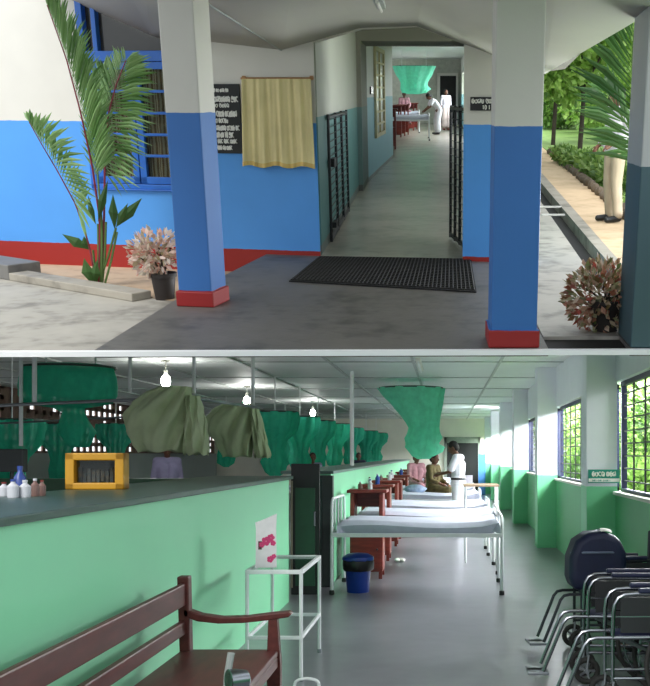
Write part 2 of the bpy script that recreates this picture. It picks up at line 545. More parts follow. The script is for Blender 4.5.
# entrance wall (wall coordinates: along, into, up)
wx0, wz0 = ws(93, 188); wx1 = ws(192, 188)[0]; wz1 = 2.62
px0 = -.0; px1 = ws(463, 200)[0]
ptl = ws(313.5, 42); ptm = ws(359, 29); ptr = ws(416, 26.5); pr = ws(461.5, 44)
top = 2.75
TH = .30
mb = MB()
mb.box(-6.2, wx0, 0, TH, -.22, top)
mb.box(wx0, wx1, 0, TH, -.22, wz0)
mb.box(wx0, wx1, 0, TH, wz1, top)
mb.prism([(wx1, 0), (0, 0), (-.095, TH), (wx1, TH)], -.22, top, 'z')
mb.prism([(0, ptl[1]), (ptm[0], ptm[1]), (ptr[0], ptr[1]), (px1, pr[1]), (px1, top), (0, top)], 0, .12, 'y')
mb.box(px1, px1 + .36, 0, TH, -.02, top)
struct(mb.build('wall_front', m_front, T=TW, smooth=0))
# window with blue casements
win = struct(bpy.data.objects.new('window_1', None)); C.objects.link(win); win.matrix_world = TW
tag(win, 'tall blue casement window with beige curtains in the entrance wall', 'window')
fr = MB()
fw = .07
for x in (wx0, wx1 - fw): fr.box(x, x + fw, -.03, .12, wz0, wz1)
fr.box(wx0, wx1, -.03, .12, wz0, wz0 + .05); fr.box(wx0, wx1, -.03, .12, wz1 - .06, wz1)
tz = ws(150, 56)[1]
fr.box(wx0, wx1, -.03, .12, tz - .05, tz + .05)
fr.box(wx0 - .01, wx1 + .01, -.04, .02, wz0 - .015, wz0)
fr.box(wx0 + .16, wx0 + .21, -.02, .1, tz, wz1)
fr.build('window_frame', M_bluefr, win, bev=.006, smooth=0)
MB().box(wx0 + .03, wx1 - .03, .05, .06, tz, wz1).build('transom_pane', M_darkglass, win, smooth=0)
n_leaf = 2
ix0, ix1 = wx0 + fw, wx1 - fw
lw = (ix1 - ix0) / n_leaf
for k in range(n_leaf):
    a, b = ix0 + k * lw + .006, ix0 + (k + 1) * lw - .006
    lf = MB()
    z0_, z1_ = wz0 + .055, tz - .055
    st = .07
    lf.box(a, a + st, -.015, .04, z0_, z1_); lf.box(b - st, b, -.015, .04, z0_, z1_)
    lf.box(a, b, -.015, .04, z0_, z0_ + st); lf.box(a, b, -.015, .04, z1_ - st, z1_)
    for j in range(1, 5):
        z = z0_ + st + (z1_ - z0_ - 2 * st) * j / 5
        lf.box(a, b, -.01, .035, z - .014, z + .014)
    cs = lf.build('casement', M_bluefr, win, bev=.004, smooth=0)
    MB().box(a + st, b - st, .015, .02, z0_ + st, z1_ - st).build('pane', M_glass, cs, smooth=0)
m_cur = bpy.data.materials.new('striped_curtain'); t_ = NT(m_cur)
wv = t_.n('ShaderNodeTexWave'); wv.inputs['Scale'].default_value = 9; wv.inputs['Distortion'].default_value = 1.5
t_.l(t_.co.outputs['Object'], wv.inputs['Vector'])
t_.l(t_.ramp(wv.outputs['Fac'], [(.2, lin((150, 116, 74))), (.5, lin((206, 182, 134))), (.85, lin((232, 216, 178)))]), t_.p.inputs['Base Color'])
t_.p.inputs['Roughness'].default_value = .9
mb = MB()
mb.grid(lambda u, v: (wx0 + .04 + (wx1 - wx0 - .08) * u, .09 + .018 * math.sin(u * 60), wz0 + .06 + (tz - wz0 - .06) * v), 120, 4, .004)
tag(mb.build('window_curtain', m_cur, T=TW), 'beige striped curtain behind the panes of the blue window', 'curtain')
struct(MB().box(wx0 - .1, wx1 + .1, TH, TH + .02, wz0 - .1, wz1 + .1).build('dim_room_sheet', mat('dim_room', (70, 66, 60), .9), T=TW, smooth=0))  # dark backing sheet, dimness of the room behind is in its colour

# black notice board with white writing
bs0 = ws(183, 154)[0]; bs1, bz0 = ws(243.5, 153.5); bz1 = ws(240, 84)[1]
nb = thing('notice_board', 'black notice board with white lettering beside the cream curtain', 'notice board', TW, (bs0, 0, bz0))
bw, bh = bs1 - bs0, bz1 - bz0
MB().box(0, bw, -.025, -.001, 0, bh).build('board', M_black, nb, bev=.004, smooth=0)
vis = ws(215, 120)[0] - bs0
rows = [('vm kt lgn mk', .92, .62, .045), (' tgmlvkn ryd', .80, .98, .072), ('vt mlvn', .705, .62, .05), ('k dytv kdlvyg', .59, .9, .075), ('kt vtdya', .49, .55, .06),
        ('tgvlkn tdyv kd', .385, .98, .066), ('vtm lk 10 ryd', .285, .74, .07), ('k vnd nkd tlvd', .19, .86, .056), ('t nkv gl tlvd', .095, .66, .056)]
lt = MB()
for txt, zf, wf, h in rows:
    letters(lt, txt, vis - .0, zf * bh - h * .5, h * .8, -.028, width=(bw - vis) * wf * .97, r=.10)
    letters(lt, 'mkvtn', .06, zf * bh - h * .5, h * .8, -.028, width=(vis - .1), r=.10)
lt.build('lettering', M_white_p, nb, smooth=0)

# cream satin curtain over a plaque
c0, cz1 = ws(243, 79); c1, cz0 = ws(316.5, 167)
cu = thing('plaque_curtain', 'cream satin curtain with gold hem on the entrance wall', 'curtain', TW, ((c0 + c1) / 2, 0, cz0))
cw, chh = c1 - c0, cz1 - cz0
def cur(u, v):
    flare = 1 + .06 * (1 - v) - .0 * v
    x = (u - .5) * cw * (.97 + .07 * (1 - v))
    amp = .008 + .010 * (1 - v) ** .5
    y = -.05 - .012 - amp * (math.sin(u * 46 + 1.6 * v) * .55 + .5 * math.sin(u * 21 + 2 + v) + .3 * math.sin(u * 83)) - .02 * (1 - v)
    z = v * chh + .012 * (1 - v) * math.sin(u * 17)
    return Vector((x, y, z))
MB().grid(cur, 110, 22, .003).build('cloth', M_satin, cu, smooth=80)
MB().grid(lambda u, v: cur(u, .0 + .05 * v) + Vector((0, -.006, 0)), 110, 2, .003).build('gold_hem', M_goldtrim, cu, smooth=80)
MB().tube([(-cw / 2 - .01, -.03, chh + .005), (cw / 2 + .01, -.03, chh + .005)], .011, 8).box(-cw / 2, -cw / 2 + .03, -.03, 0, chh - .01, chh + .03).box(cw / 2 - .03, cw / 2, -.03, 0, chh - .01, chh + .03).build('rod', M_wood, cu, smooth=40)

# ward sign right of the passage
s0, sz0 = ws(470.5, 110.5); s1_, sz1 = ws(494, 97)
sg = thing('ward_sign', 'small black sign with white lettering right of the passage opening', 'sign', TW, (s0, 0, sz0))
MB().box(0, s1_ - s0, -.02, -.001, 0, sz1 - sz0).build('panel', M_black, sg, bev=.003, smooth=0)
lt = MB(); sw_, sh_ = s1_ - s0, sz1 - sz0
letters(lt, 'vtgy mk', sw_ * .06, sh_ * .54, sh_ * .34, -.022, width=sw_ * .88, r=.12)
letters(lt, '10 1', sw_ * .52, sh_ * .1, sh_ * .3, -.022, width=sw_ * .36, r=.12)
lt.build('lettering', M_white_p, sg, smooth=0)

# porch columns on red plinths
def column(x0, x1, y0, y1, m, h, plinth=.03, ph=.115):
    mb = MB().box(x0, x1, y0, y1, 0, h)
    if plinth: mb.box(x0 - plinth, x1 + plinth, y0 - plinth, y1 + plinth, 0, ph)
    return S1(mb, 'column', m, bev=.012, smooth=0)
ql = p1(176, 306); qr = p1(213, 316.5); qb = p1(226, 307)
# left column stands a little turned
cl = MB()
ang = math.atan2(-.2425, .970)
ca = bpy.data.objects
def colbox(mb, q0, wd, dp, z0, z1, a, g=0.0):
    M = Matrix.Translation((q0.x, q0.y, 0)) @ Matrix.Rotation(a, 4, 'Z')
    mb.box(-g, wd + g, -g, dp + g, z0, z1, M)
a_l = math.atan2(qr.y - ql.y, qr.x - ql.x) * .45
wl = (qr - ql).length
cl2 = MB()
qs = p1(179.5, 306)
colbox(cl2, qs, .275, .30, 0, 2.75, -.22)
colbox(cl2, qs, .275, .30, 0, .12, -.22, .018)
S1(cl2, 'column', m_col, bev=.01, smooth=0)
qs = p1(496, 349)
cl3 = MB()
colbox(cl3, Vector((.485, 7.10, 0)), .30, .34, 0, 2.6, 0)
colbox(cl3, Vector((.485, 7.10, 0)), .30, .34, 0, .118, 0, .018)
S1(cl3, 'column', m_colR, bev=.01, smooth=0)
S1(MB().box(1.405, 1.9, 7.07, 7.55, 0, 2.6), 'column', m_colShade, bev=.01, smooth=0)

# porch ceiling: left slope, crease, flat middle, right slope
def wp(u, v, off=-.015):                     # point on the entrance wall, just in front of it
    s_, z_ = ws(u, v)
    return WM.inverted().to_3x3().transposed() @ Vector((0, 0, 0)) + (WM @ Vector((s_, -off, z_)))
P_ = {}
a1, a2, a3 = wp(40, -14), wp(150, 34), wp(276, 81.5)
b1_, b2_, b3_, b4_ = wp(281, 49), wp(313, 40), wp(359, 27), wp(416, 25)
b5_, b6_ = wp(461, 42), wp(545, 73)
fa1, fa2 = d1(-60, -150, 8.0), d1(60, -150, 8.0)
cr = d1(212, 5, 9.3); cr0 = d1(140, -62, 8.0)
f1, f2, f3 = d1(300, -62, 6.6), d1(440, -66, 6.4), d1(560, -36, 6.4)
e1 = d1(627, 25, 7.9); e2 = d1(690, -14, 6.4)
e15 = d1(585, 49.5, 9.3)
near = [Vector((q.x, 3.6, q.z + .12)) for q in (fa1, fa2, cr0, f1, f2, f3, e2)]
cm = MB()
cm.add([a1, a2, a3, b1_, cr, cr0, fa2, fa1, b2_, b3_, b4_, b5_, b6_, f1, f2, f3, e1, e2, e15] + near,
       [(7, 19, 20, 6), (6, 20, 21, 5), (5, 21, 22, 13), (13, 22, 23, 14), (14, 23, 24, 15), (15, 24, 25, 17), (0, 7, 6, 1), (1, 6, 5, 4), (1, 4, 3, 2), (3, 4, 5, 13), (3, 13, 8), (8, 13, 9), (9, 13, 14, 10), (10, 14, 11), (11, 14, 15), (11, 15, 12), (12, 15, 18), (18, 15, 16), (16, 15, 17)])
co = S1(cm, 'ceiling', M_soffit, smooth=75)
sm = co.modifiers.new('board', 'SOLIDIFY'); sm.thickness = .02; sm.offset = 0
S1(MB().tube([cr0 - Vector((0, 0, .02)), cr - Vector((0, 0, .012)), b1_ - Vector((0, 0, .01))], .011, 5), 'trim_crease', M_batten)
# boxed eave of the passage roof, right of the passage
ev = MB()
ex = [d1(520, 27, 18.5), d1(584, 50, 18.5), d1(565, 69, 18.5), d1(535, 73, 18.5)]
ev.add(ex + [q + Vector((0, 18, 0)) for q in ex], [(0, 1, 2, 3), (4, 7, 6, 5), (0, 4, 5, 1), (1, 5, 6, 2), (2, 6, 7, 3), (3, 7, 4, 0)])
S1(ev, 'roof_eave', mat('eave_board', (150, 148, 140), .7), smooth=0)
# light batten on the porch ceiling
lb = d1(379, 4, 8.4)
ob = thing('ceiling_batten_light', 'slim unlit tube lamp on the porch ceiling above the mat', 'ceiling lamp', T1, (lb.x, lb.y, lb.z - .0))
MB().box(-.035, .035, -.5, .5, -.0, .03).build('housing', M_batten, ob, bev=.004, smooth=0)
MB().tube([(0, -.46, -.018), (0, .46, -.018)], .014, 8).build('tube', M_white, ob)

# passage
zc = 2.95
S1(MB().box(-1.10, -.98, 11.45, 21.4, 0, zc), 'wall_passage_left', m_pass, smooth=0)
S1(MB().box(.53, 1.06, 12.3, 12.42, 0, zc).box(.53, .65, 11.2, 12.42, 0, zc).box(.94, 1.06, 19, 21.4, 0, zc).box(.94, 1.06, 12.4, 19, 0, .9).box(.94, 1.06, 12.4, 19, 2.6, zc), 'wall_passage_right', m_pass, smooth=0)  # unseen opening added above the sill to let light into the passage
S1(MB().box(-1.1, 1.06, 11.5, 21.4, zc, zc + .06), 'ceiling_passage', M_soffit, smooth=0)
ed = MB()
ed.box(-.98, -.905, 19.2, 21.4, 0, zc); ed.box(-.905, .94, 19.2, 21.4, 2.39, zc)
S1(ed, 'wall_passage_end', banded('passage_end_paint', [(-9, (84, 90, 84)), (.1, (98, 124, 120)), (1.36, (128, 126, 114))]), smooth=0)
# inner passage: slanting left wall with a tall cream window, right side with open windows
il = MB().prism([(-.905, 21.4), (-.60, 29.5), (-.75, 29.5), (-1.05, 21.4)], 0, 3.2, 'z')
S1(il, 'wall_inner_left', m_pass2, smooth=0)
rw = MB()
for (ya_, yb_, z0_, z1_) in ((21.4, 62, 0, 1.0), (21.4, 62, 2.5, 3.3), (33, 33.6, 1, 2.5), (44, 44.6, 1, 2.5), (59, 62, 1, 2.5)):
    xa, xb = 1.5 + .9 * (ya_ - 21.4) / 40.6, 1.5 + .9 * (yb_ - 21.4) / 40.6
    rw.prism([(xa, ya_), (xb, yb_), (xb + .1, yb_), (xa + .1, ya_)], z0_, z1_, 'z')
rw.box(.94, 1.6, 21.3, 21.4, 0, 3.2)
S1(rw, 'wall_inner_right', m_pass2, smooth=0)
S1(MB().box(-7, 2.5, 62, 62.2, 0, 3.5), 'wall_inner_end', mat('ward_end_wall', (200, 202, 190), .7), smooth=0)
S1(MB().box(-7.1, -7, 29, 62, 0, 1.0).box(-7.1, -7, 29, 62, 2.6, 3.3), 'wall_ward_left', m_pass2, smooth=0)
S1(MB().prism([(-7, 21.4), (1.6, 21.4), (2.5, 62.2), (-7, 62.2)], 3.25, 3.3, 'z'), 'ceiling_inner', M_ceil, smooth=0)
S1(MB().box(-7, -.7, 29.4, 29.5, 0, 3.25), 'wall_ward_front', m_pass2, smooth=0)
# cream window in the slanting wall
def il_pt(y): return -.905 + (y - 21.4) / 8.1 * .305
iw = thing('inner_window', 'tall cream framed window in the pale blue passage wall', 'window', T1, (il_pt(25), 25, 0))
iw['kind'] = 'structure'; iw.name = 'window_2'
sk = Matrix.Rotation(-math.atan2(.305, 8.1), 4, 'Z')
ya, yb = -1.9, .9
za, zb = 1.6 - (132 - 92) / F * 24.5, 1.6 + (92 - 53) / F * 24.5
mb = MB()
M_cream = mat('cream_paint', (226, 214, 168), .5)
for y in (ya, yb - .2): mb.box(.005, .05, y, y + .2, za, zb, sk)
for k in range(8):
    z = za + (zb - za - .08) * k / 7
    mb.box(.005, .045, ya, yb, z, z + .08 if k in (0, 7) else z + .04, sk)
mb.box(.005, .04, (ya + yb) / 2 - .05, (ya + yb) / 2 + .05, za, zb, sk)
mb.build('window_frame', M_cream, iw, smooth=0)
MB().box(.0, .008, ya, yb, za, zb, sk).build('pane', mat('milky_pane', (196, 196, 184), .3), iw, smooth=0)
q = d1(372.5, 90.5, 22.3)
tag(MB().box(-.0, .03, -.25, .25, -.07, .07).build('light_switch', M_darkglass, T=TL(T1, (il_pt(22.3) + .002, 22.3, q.z), -.04), bev=.005, smooth=0), 'small dark switch plate beside the cream passage window', 'light switch')

# far door of the inner ward
fd = struct(bpy.data.objects.new('door_1', None)); C.objects.link(fd); fd.matrix_world = TL(T1, (1.6, 61.9, 0)); tag(fd, 'dark doorway with a pale frame at the far end of the passage', 'door')
da, db, dz = d1(437, 72, 61.9), d1(458, 72, 61.9), d1(437, 73, 61.9).z
dd = MB(); dx0, dx1 = da.x - 1.6, db.x - 1.6
dd.box(dx0, dx0 + .16, -.1, 0, 0, dz).box(dx1 - .1, dx1, -.1, 0, 0, dz).box(dx0, dx1, -.1, 0, dz - .14, dz).box(dx0, dx1, -.1, 0, .75, .88)
dd.build('door_frame', M_white, fd, smooth=0)
MB().box(dx0 + .1, dx1 - .05, -.05, -.01, 0, dz - .1).build('door_panel', mat('doorway_shade', (34, 34, 34), .7), fd, smooth=0)  # flat dark panel, paints the shade inside the doorway

# folding grille gates
def gate(name, label, pts, z0, z1, nv, nh, T, lock=True):
    g = thing(name, label, 'gate', T, (0, 0, 0))
    a, b = Vector(pts[0]), Vector(pts[1])
    fm = MB()
    def P(t, z): q = a.lerp(b, t); return (q.x, q.y, z)
    bars = MB()
    for i in range(nv):
        t = i / (nv - 1)
        (fm if i in (0, nv - 1) else bars).tube([P(t, z0), P(t, z1)], .016, 6)
    for z in (z0 + .03, z1 - .03): fm.tube([P(0, z), P(1, z)], .02, 6)
    rungs = MB()
    for j in range(nh):
        z = z0 + .06 + (z1 - z0 - .12) * j / (nh - 1)
        rungs.tube([P(0, z), P(1, z)], .0055, 5)
    fm.build('frame', M_black, g, smooth=40); bars.build('upright', M_black, g, smooth=40); rungs.build('rungs', M_black, g, smooth=40)
    if lock:
        for f_, h_ in ((.62, .09), (.12, .06)):
            q = P(.1, z0 + (z1 - z0) * f_)
            MB().cbox((q[0] + .02, q[1], q[2]), (.05, .3, h_)).build('lock_box', M_black, g, bev=.006, smooth=0)
    return g
gate('folding_gate', 'black iron grille gate folded against the left passage wall', [(-.945, 12.35, 0), (-.945, 15.6, 0)], .02, 1.37, 4, 17, T1)
gate('folding_gate', 'narrow black iron grille gate beside the right passage wall', [(.505, 11.75, 0), (.385, 12.75, 0)], .02, 1.46, 4, 18, T1, False)

# black rubber mat
ma, mb_, mc, md = p1(319, 257.5), p1(471, 260), p1(476.5, 293), p1(289, 282)
mt = thing('door_mat', 'black ribbed rubber mat at the passage entrance', 'door mat', T1, (0, 0, 0))
def mq(u, v, z=0): 
    q = ma.lerp(mb_, u).lerp(md.lerp(mc, u), v); return Vector((q.x, q.y, z))
b_ = MB(); b_.add([mq(0, 0, .002), mq(1, 0, .002), mq(1, 1, .002), mq(0, 1, .002), mq(0, 0, .012), mq(1, 0, .012), mq(1, 1, .012), mq(0, 1, .012)],
                 [(0, 1, 2, 3), (4, 7, 6, 5), (0, 4, 5, 1), (1, 5, 6, 2), (2, 6, 7, 3), (3, 7, 4, 0)])
b_.build('mat_base', mat('mat_rubber_base', (26, 25, 24), .9), mt, smooth=0)
rb = MB()
for i in range(46):
    u = (i + .5) / 46
    rb.tube([mq(u, .02, .016), mq(u, .98, .016)], .0075, 4)
for j in range(20):
    v = (j + .5) / 20
    rb.tube([mq(.01, v, .015), mq(.99, v, .015)], .006, 4)
rb.build('ribs', M_rubber, mt, smooth=0)

# low kerb in front of the planting strip, and a block
k0, k1_ = p1(20, 279, -.2), p1(143, 300, -.2)
kd = (k1_ - k0).normalized(); kn = Vector((-kd.y, kd.x, 0))
KM = Matrix((kd, kn, Vector((0, 0, 1)))).transposed().to_4x4()
kk = MB().box(0, (k1_ - k0).length, -.12, .10, 0, .075, Matrix.Translation(k0) @ KM)
S1(kk, 'kerb_planting', m_kerb, bev=.01, smooth=0)
kb = MB().box(-1.4, .0, -.12, .25, 0, .15, Matrix.Translation(k0) @ KM)
S1(kb, 'kerb_block', concrete('dark_block', (112, 110, 106), (84, 82, 80)), bev=.01, smooth=0)
s_ = MB(); so = [k0 + kn * .1 - kd * 1.6, k1_ + kn * .1 + kd * .5]
s_.add([so[0], so[1], so[1] + kn * 1.75 + Vector((0, 0, 0)), so[0] + kn * 1.75], [(0, 1, 2, 3)])
s_.v = [(x, y, z + .006) for x, y, z in s_.v]
S1(s_, 'ground_planting', m_soil, smooth=0)

# plants
def frond(mb, base, tip, sag, n, ll, wl_, tw=0, up=Vector((0, 0, 1)), start=.25):
    base, tip = Vector(base), Vector(tip)
    L = (tip - base).length
    pts = []
    for i in range(25):
        t = i / 24
        q = base.lerp(tip, t) + up * (sag * math.sin(PI * t ** .8))
        pts.append(q)
    for i in range(n):
        t = start + (1 - start) * i / (n - 1)
        k = min(23, int(t * 24)); q = pts[k].lerp(pts[k + 1], t * 24 - k)
        tg = (pts[k + 1] - pts[k]).normalized()
        side = tg.cross(up)
        side = side.normalized() if side.length > .05 else Vector((1, 0, 0))
        if tw: side = Matrix.Rotation(tw, 3, tg) @ side
        for sgn in (-1, 1):
            l = ll * (.35 + .65 * math.sin(PI * min(1, .12 + .85 * (t - start) / (1 - start)))) * rnd.uniform(.88, 1.08)
            d = (side * sgn * .75 + tg * .75 + Vector((0, 0, -.12 + rnd.uniform(-.08, .05)))).normalized()
            nrm = d.cross(tg).normalized()
            wv_ = d.cross(nrm).normalized() * wl_
            a, b, c = q, q + d * l * .5 + nrm * .004, q + d * l - Vector((0, 0, l * .12))
            mb.add([a, b + wv_, c, b - wv_], [(0, 1, 2, 3)])
    return pts
def palm(label, T, loc, fronds, m, stem_m, trunk=None):
    p = thing('palm', label, 'palm', T, loc)
    L = Vector(loc)
    for (b, t, sag, n, ll, wl_, tw, st) in fronds:
        mb = MB()
        pts = frond(mb, Vector(b) - L, Vector(t) - L, sag, n, ll, wl_, tw, start=st)
        fo = mb.build('frond', m, p, smooth=0)
        MB().tube(pts, [.013 * (1 - .75 * i / 24) for i in range(25)], 6).build('frond_stalk', stem_m, fo)
    if trunk:
        MB().tube([Vector(q) - L for q in trunk[0]], trunk[1], 8).build('trunk', trunk[2], p)
    return p
pb = p1(101, 287, -.2)
def P(u, v, dy=0): return d1(u, v, pb.y + dy)
def polyline(pts, t):
    k = t * (len(pts) - 1); i = min(int(k), len(pts) - 2); f_ = k - i
    return tuple(pts[i][n] + (pts[i + 1][n] - pts[i][n]) * f_ for n in range(len(pts[0])))
def drawn_frond(p, org, depth, rach, sides, n, wd, leaf_m, stalk_m, t0=.25, sr=.013, seed=1):
    # rach: (u, v, depth offset); sides: list of (angle at base, angle at tip, longest leaflet, depth lean) with angles in the plane of the frond
    R = random.Random(seed)
    mb = MB()
    sc = depth / F
    def pt(u, v, dy): return d1(u, v, depth + dy) - org
    for i in range(n):
        t = t0 + (1 - t0) * i / (n - 1)
        u, v, dy = polyline(rach, t)
        s_ = (t - t0) / (1 - t0)
        for (a0, a1, ll, lean) in sides:
            a = math.radians(a0 + (a1 - a0) * s_ + R.uniform(-4, 4))
            l = ll * (.55 + .45 * math.sin(PI * (.15 + .8 * s_))) * R.uniform(.85, 1.1)
            if s_ > .85: l *= 1 - (s_ - .85) * 2.5
            base = pt(u, v, dy)
            dr = 7 * l / 60
            mid = pt(u + math.cos(a) * l * .55, v - math.sin(a) * l * .55, dy + lean * .5)
            tip = pt(u + math.cos(a) * l, v - math.sin(a) * l + dr, dy + lean)
            w_ = (tip - base).cross(Vector((.3, 1, .2))).normalized() * wd
            k = Vector((0, -.012, 0))
            mb.add([base, mid + w_, tip, mid - w_, mid + k], [(0, 1, 4), (1, 2, 4), (2, 3, 4), (3, 0, 4)])
    fo = mb.build('frond', leaf_m, p, smooth=0)
    pts = [pt(*polyline(rach, i / 24)) for i in range(25)]
    MB().tube(pts, [sr * (1 - .7 * i / 24) for i in range(25)], 6).build('frond_stalk', stalk_m, fo)
pp = thing('palm', 'young palm with red stalks growing in front of the blue window', 'palm', T1, pb)
drawn_frond(pp, pb, pb.y, [(99, 284, 0), (100, 220, 0), (92, 165, -.1), (80, 110, -.2), (66, 58, -.35), (47, 5, -.6)], [(66, 98, 58, -.1), (44, 80, 50, .15)], 64, .017, M_leaf_palm, M_redstem, .36, seed=1)
drawn_frond(pp, pb, pb.y, [(101, 286, 0), (104, 220, .05), (105, 160, .05), (108, 115, 0), (116, 85, -.1), (126, 60, -.3)], [(-22, 40, 46, -.2), (-48, 25, 42, .1), (125, 100, 40, .2)], 38, .016, M_leaf_palm, M_redstem, .36, seed=2)
drawn_frond(pp, pb, pb.y, [(102, 286, 0), (102, 225, 0), (98, 180, .1), (96, 140, .2), (98, 100, .3), (104, 72, .35)], [(60, 80, 46, .1), (120, 100, 40, -.1)], 28, .015, M_leaf_palm, M_greenstem, .42, seed=3)
drawn_frond(pp, pb, pb.y, [(97, 286, 0), (89, 245, -.1), (76, 205, -.3), (58, 172, -.5), (42, 145, -.7), (29, 122, -.8)], [(-70, 100, 36, -.05), (55, 112, 34, .1)], 30, .018, M_leaf_palm, M_redstem, .36, sr=.010, seed=4)
pbo = bpy.data.objects.get('palm')
bl = MB()
for (u0, v0, u1, v1, wd) in ((115, 230, 113, 194, .045), (118, 226, 142, 198, .05), (116, 228, 128, 203, .035), (98, 222, 108, 180, .04), (96, 225, 88, 195, .03), (92, 250, 62, 234, .05), (88, 250, 84, 236, .04), (93, 285, 84, 258, .06), (95, 285, 97, 260, .05)):
    a, b = P(u0, v0) - pb, P(u1, v1, -.1) - pb
    d = (b - a); s_ = Vector((d.z, 0, -d.x)).normalized() * wd
    m_ = a.lerp(b, .5) + Vector((0, -.03, 0))
    bl.add([a, m_ + s_, b, m_ - s_, m_ + Vector((0, -.02, 0))], [(0, 1, 4), (1, 2, 4), (2, 3, 4), (3, 0, 4)])
bl.build('broad_leaf', M_leaf_palmd, pbo, smooth=0)
st = MB()
for (u0, v0, u1, v1) in ((100, 287, 101, 215), (98, 286, 116, 228), (102, 287, 106, 222), (104, 287, 117, 232), (95, 286, 93, 250), (97, 286, 98, 224)):
    st.tube([P(u0, v0) - pb, P((u0 + u1) / 2 + 1, (v0 + v1) / 2) - pb, P(u1, v1) - pb], .011, 6)
st.build('stem', M_greenstem, pbo)

def bush_leaves(mb, n, c, r, ll, wl_, seed=1, droop=0):
    R = random.Random(seed)
    for i in range(n):
        while True:
            q = Vector((R.uniform(-1, 1), R.uniform(-1, 1), R.uniform(-1, 1)))
            if .15 < q.length < 1: break
        p = Vector((c[0] + q.x * r[0], c[1] + q.y * r[1], c[2] + q.z * r[2]))
        d = (q.normalized() + Vector((R.uniform(-.6, .6), R.uniform(-.6, .6), R.uniform(-.3, .6) - droop))).normalized()
        s_ = d.cross(Vector((R.uniform(-1, 1), R.uniform(-1, 1), R.uniform(-1, 1))))
        if s_.length < .05: continue
        s_ = s_.normalized() * wl_ * R.uniform(.7, 1.2); l = ll * R.uniform(.6, 1.2)
        mb.add([p - d * l * .5, p + s_, p + d * l * .5, p - s_], [(0, 1, 2, 3)])
def potplant(label, T, loc, pr_, ph_, leaf_m, c, r, n, ll, wl_, seed):
    p = thing('potted_croton', label, 'potted plant', T, loc)
    pt = MB().lathe([(pr_ * .72, 0), (pr_ * .74, .01), (pr_ * .95, ph_ * .85), (pr_ * 1.06, ph_ * .86), (pr_ * 1.06, ph_), (pr_ * .92, ph_), (pr_ * .88, ph_ * .9), (0.001, ph_ * .88)], 24)
    pt.build('pot', M_terr, p)
    mb = MB(); bush_leaves(mb, n, c, r, ll, wl_, seed); mb.build('foliage', leaf_m, p, smooth=0)
    R = random.Random(seed); sm_ = MB()
    for i in range(7):
        a = R.uniform(0, 6.28); q = Vector((c[0] + r[0] * .6 * math.cos(a), c[1] + r[1] * .6 * math.sin(a), c[2] + r[2] * R.uniform(-.2, .4)))
        sm_.tube([(0, 0, ph_ * .85), (q.x * .5, q.y * .5, q.z * .6 + ph_ * .3), q], .008, 5)
    sm_.build('stem', M_trunk, p)
    return p
q = p1(165, 299, -.2)
potplant('pale pink leaved plant in a dark pot behind the left porch column', T1, q, .115, .24, M_leaf_pale, (-.06, 0, .42), (.25, .2, .22), 460, .085, .022, 3)
q = p1(605, 330)
potplant('bushy croton with red and cream leaves in a black pot by the right column', T1, q, .12, .22, M_leaf_croton, (-.03, .02, .24), (.29, .22, .27), 900, .075, .018, 5)
# broad palm whose fronds reach out from behind the right-hand column
tb = p1(655, 275)
def Q(u, v, dy=0): return d1(u, v, tb.y + dy)
pp2 = thing('palm', 'green palm fanning out from behind the shaded right-hand column', 'palm', T1, tb)
MB().tube([Vector((0, 0, 0)), Q(652, 210) - tb, Q(646, 160) - tb], [.06, .05, .03], 8).build('trunk', M_trunk, pp2)
drawn_frond(pp2, tb, tb.y, [(646, 165, 0), (638, 130, -.2), (634, 95, -.35), (632, 60, -.45), (634, 28, -.5)], [(160, 108, 84, -.35), (20, 70, 60, .3)], 26, .024, M_leaf_palmd, M_greenstem, .0, seed=6)
drawn_frond(pp2, tb, tb.y, [(646, 165, 0), (640, 150, .2), (630, 130, .35), (618, 110, .4), (606, 92, .45)], [(172, 150, 56, .2), (110, 95, 56, .3)], 14, .022, M_leaf_palmd, M_greenstem, .1, seed=7)
drawn_frond(pp2, tb, tb.y, [(646, 165, 0), (668, 130, .1), (690, 100, .2), (715, 85, .3), (740, 80, .3)], [(100, 60, 50, .1), (-40, -60, 50, .1)], 18, .013, M_leaf_palmd, M_greenstem, .1, seed=8)

# shrubs closing the garden
def shrub(label, T, loc, h, r, leaf_m, seed, n=2600, ll=.24, group=None):
    t = thing('bush', label, 'bush', T, loc, group=group)
    mb = MB()
    for k in range(4):
        a = k * 1.7 + seed
        bush_leaves(mb, n // 4, (math.cos(a) * r * .4, math.sin(a) * r * .4, h * (.42 + .08 * (k % 2))), (r * .75, r * .75, h * .48), ll, ll * .36, seed * 17 + k)
    mb.build('foliage', leaf_m, t, smooth=0)
    MB().tube([(0, 0, -.02), (.03, 0, h * .5)], [.05, .02], 6).build('stem', M_trunk, t)
    return t
for i, (u, d, h, r, lab) in enumerate(((545, 64, 6.5, 3.6, 'dense tall shrub at the far end of the lawn beside the blue column'), (588, 73, 8.5, 4.6, 'dense tall shrub at the far end of the lawn behind the palm fronds'), (632, 82, 9.5, 5.2, 'dense tall shrub at the far end of the lawn by the shaded column'), (612, 46, 3.2, 2.4, 'round shrub on the lawn behind the standing man'), (552, 52, 3.0, 2.4, 'round shrub on the lawn near the dark trunked tree'))):
    shrub(lab, T1, ((u - 416) / F * d, d, .02), h, r, M_leaf_garden if i % 2 else M_leaf_tree, 80 + i, 4200, .5 if d > 60 else .26, 'shrubs at the end of the lawn')

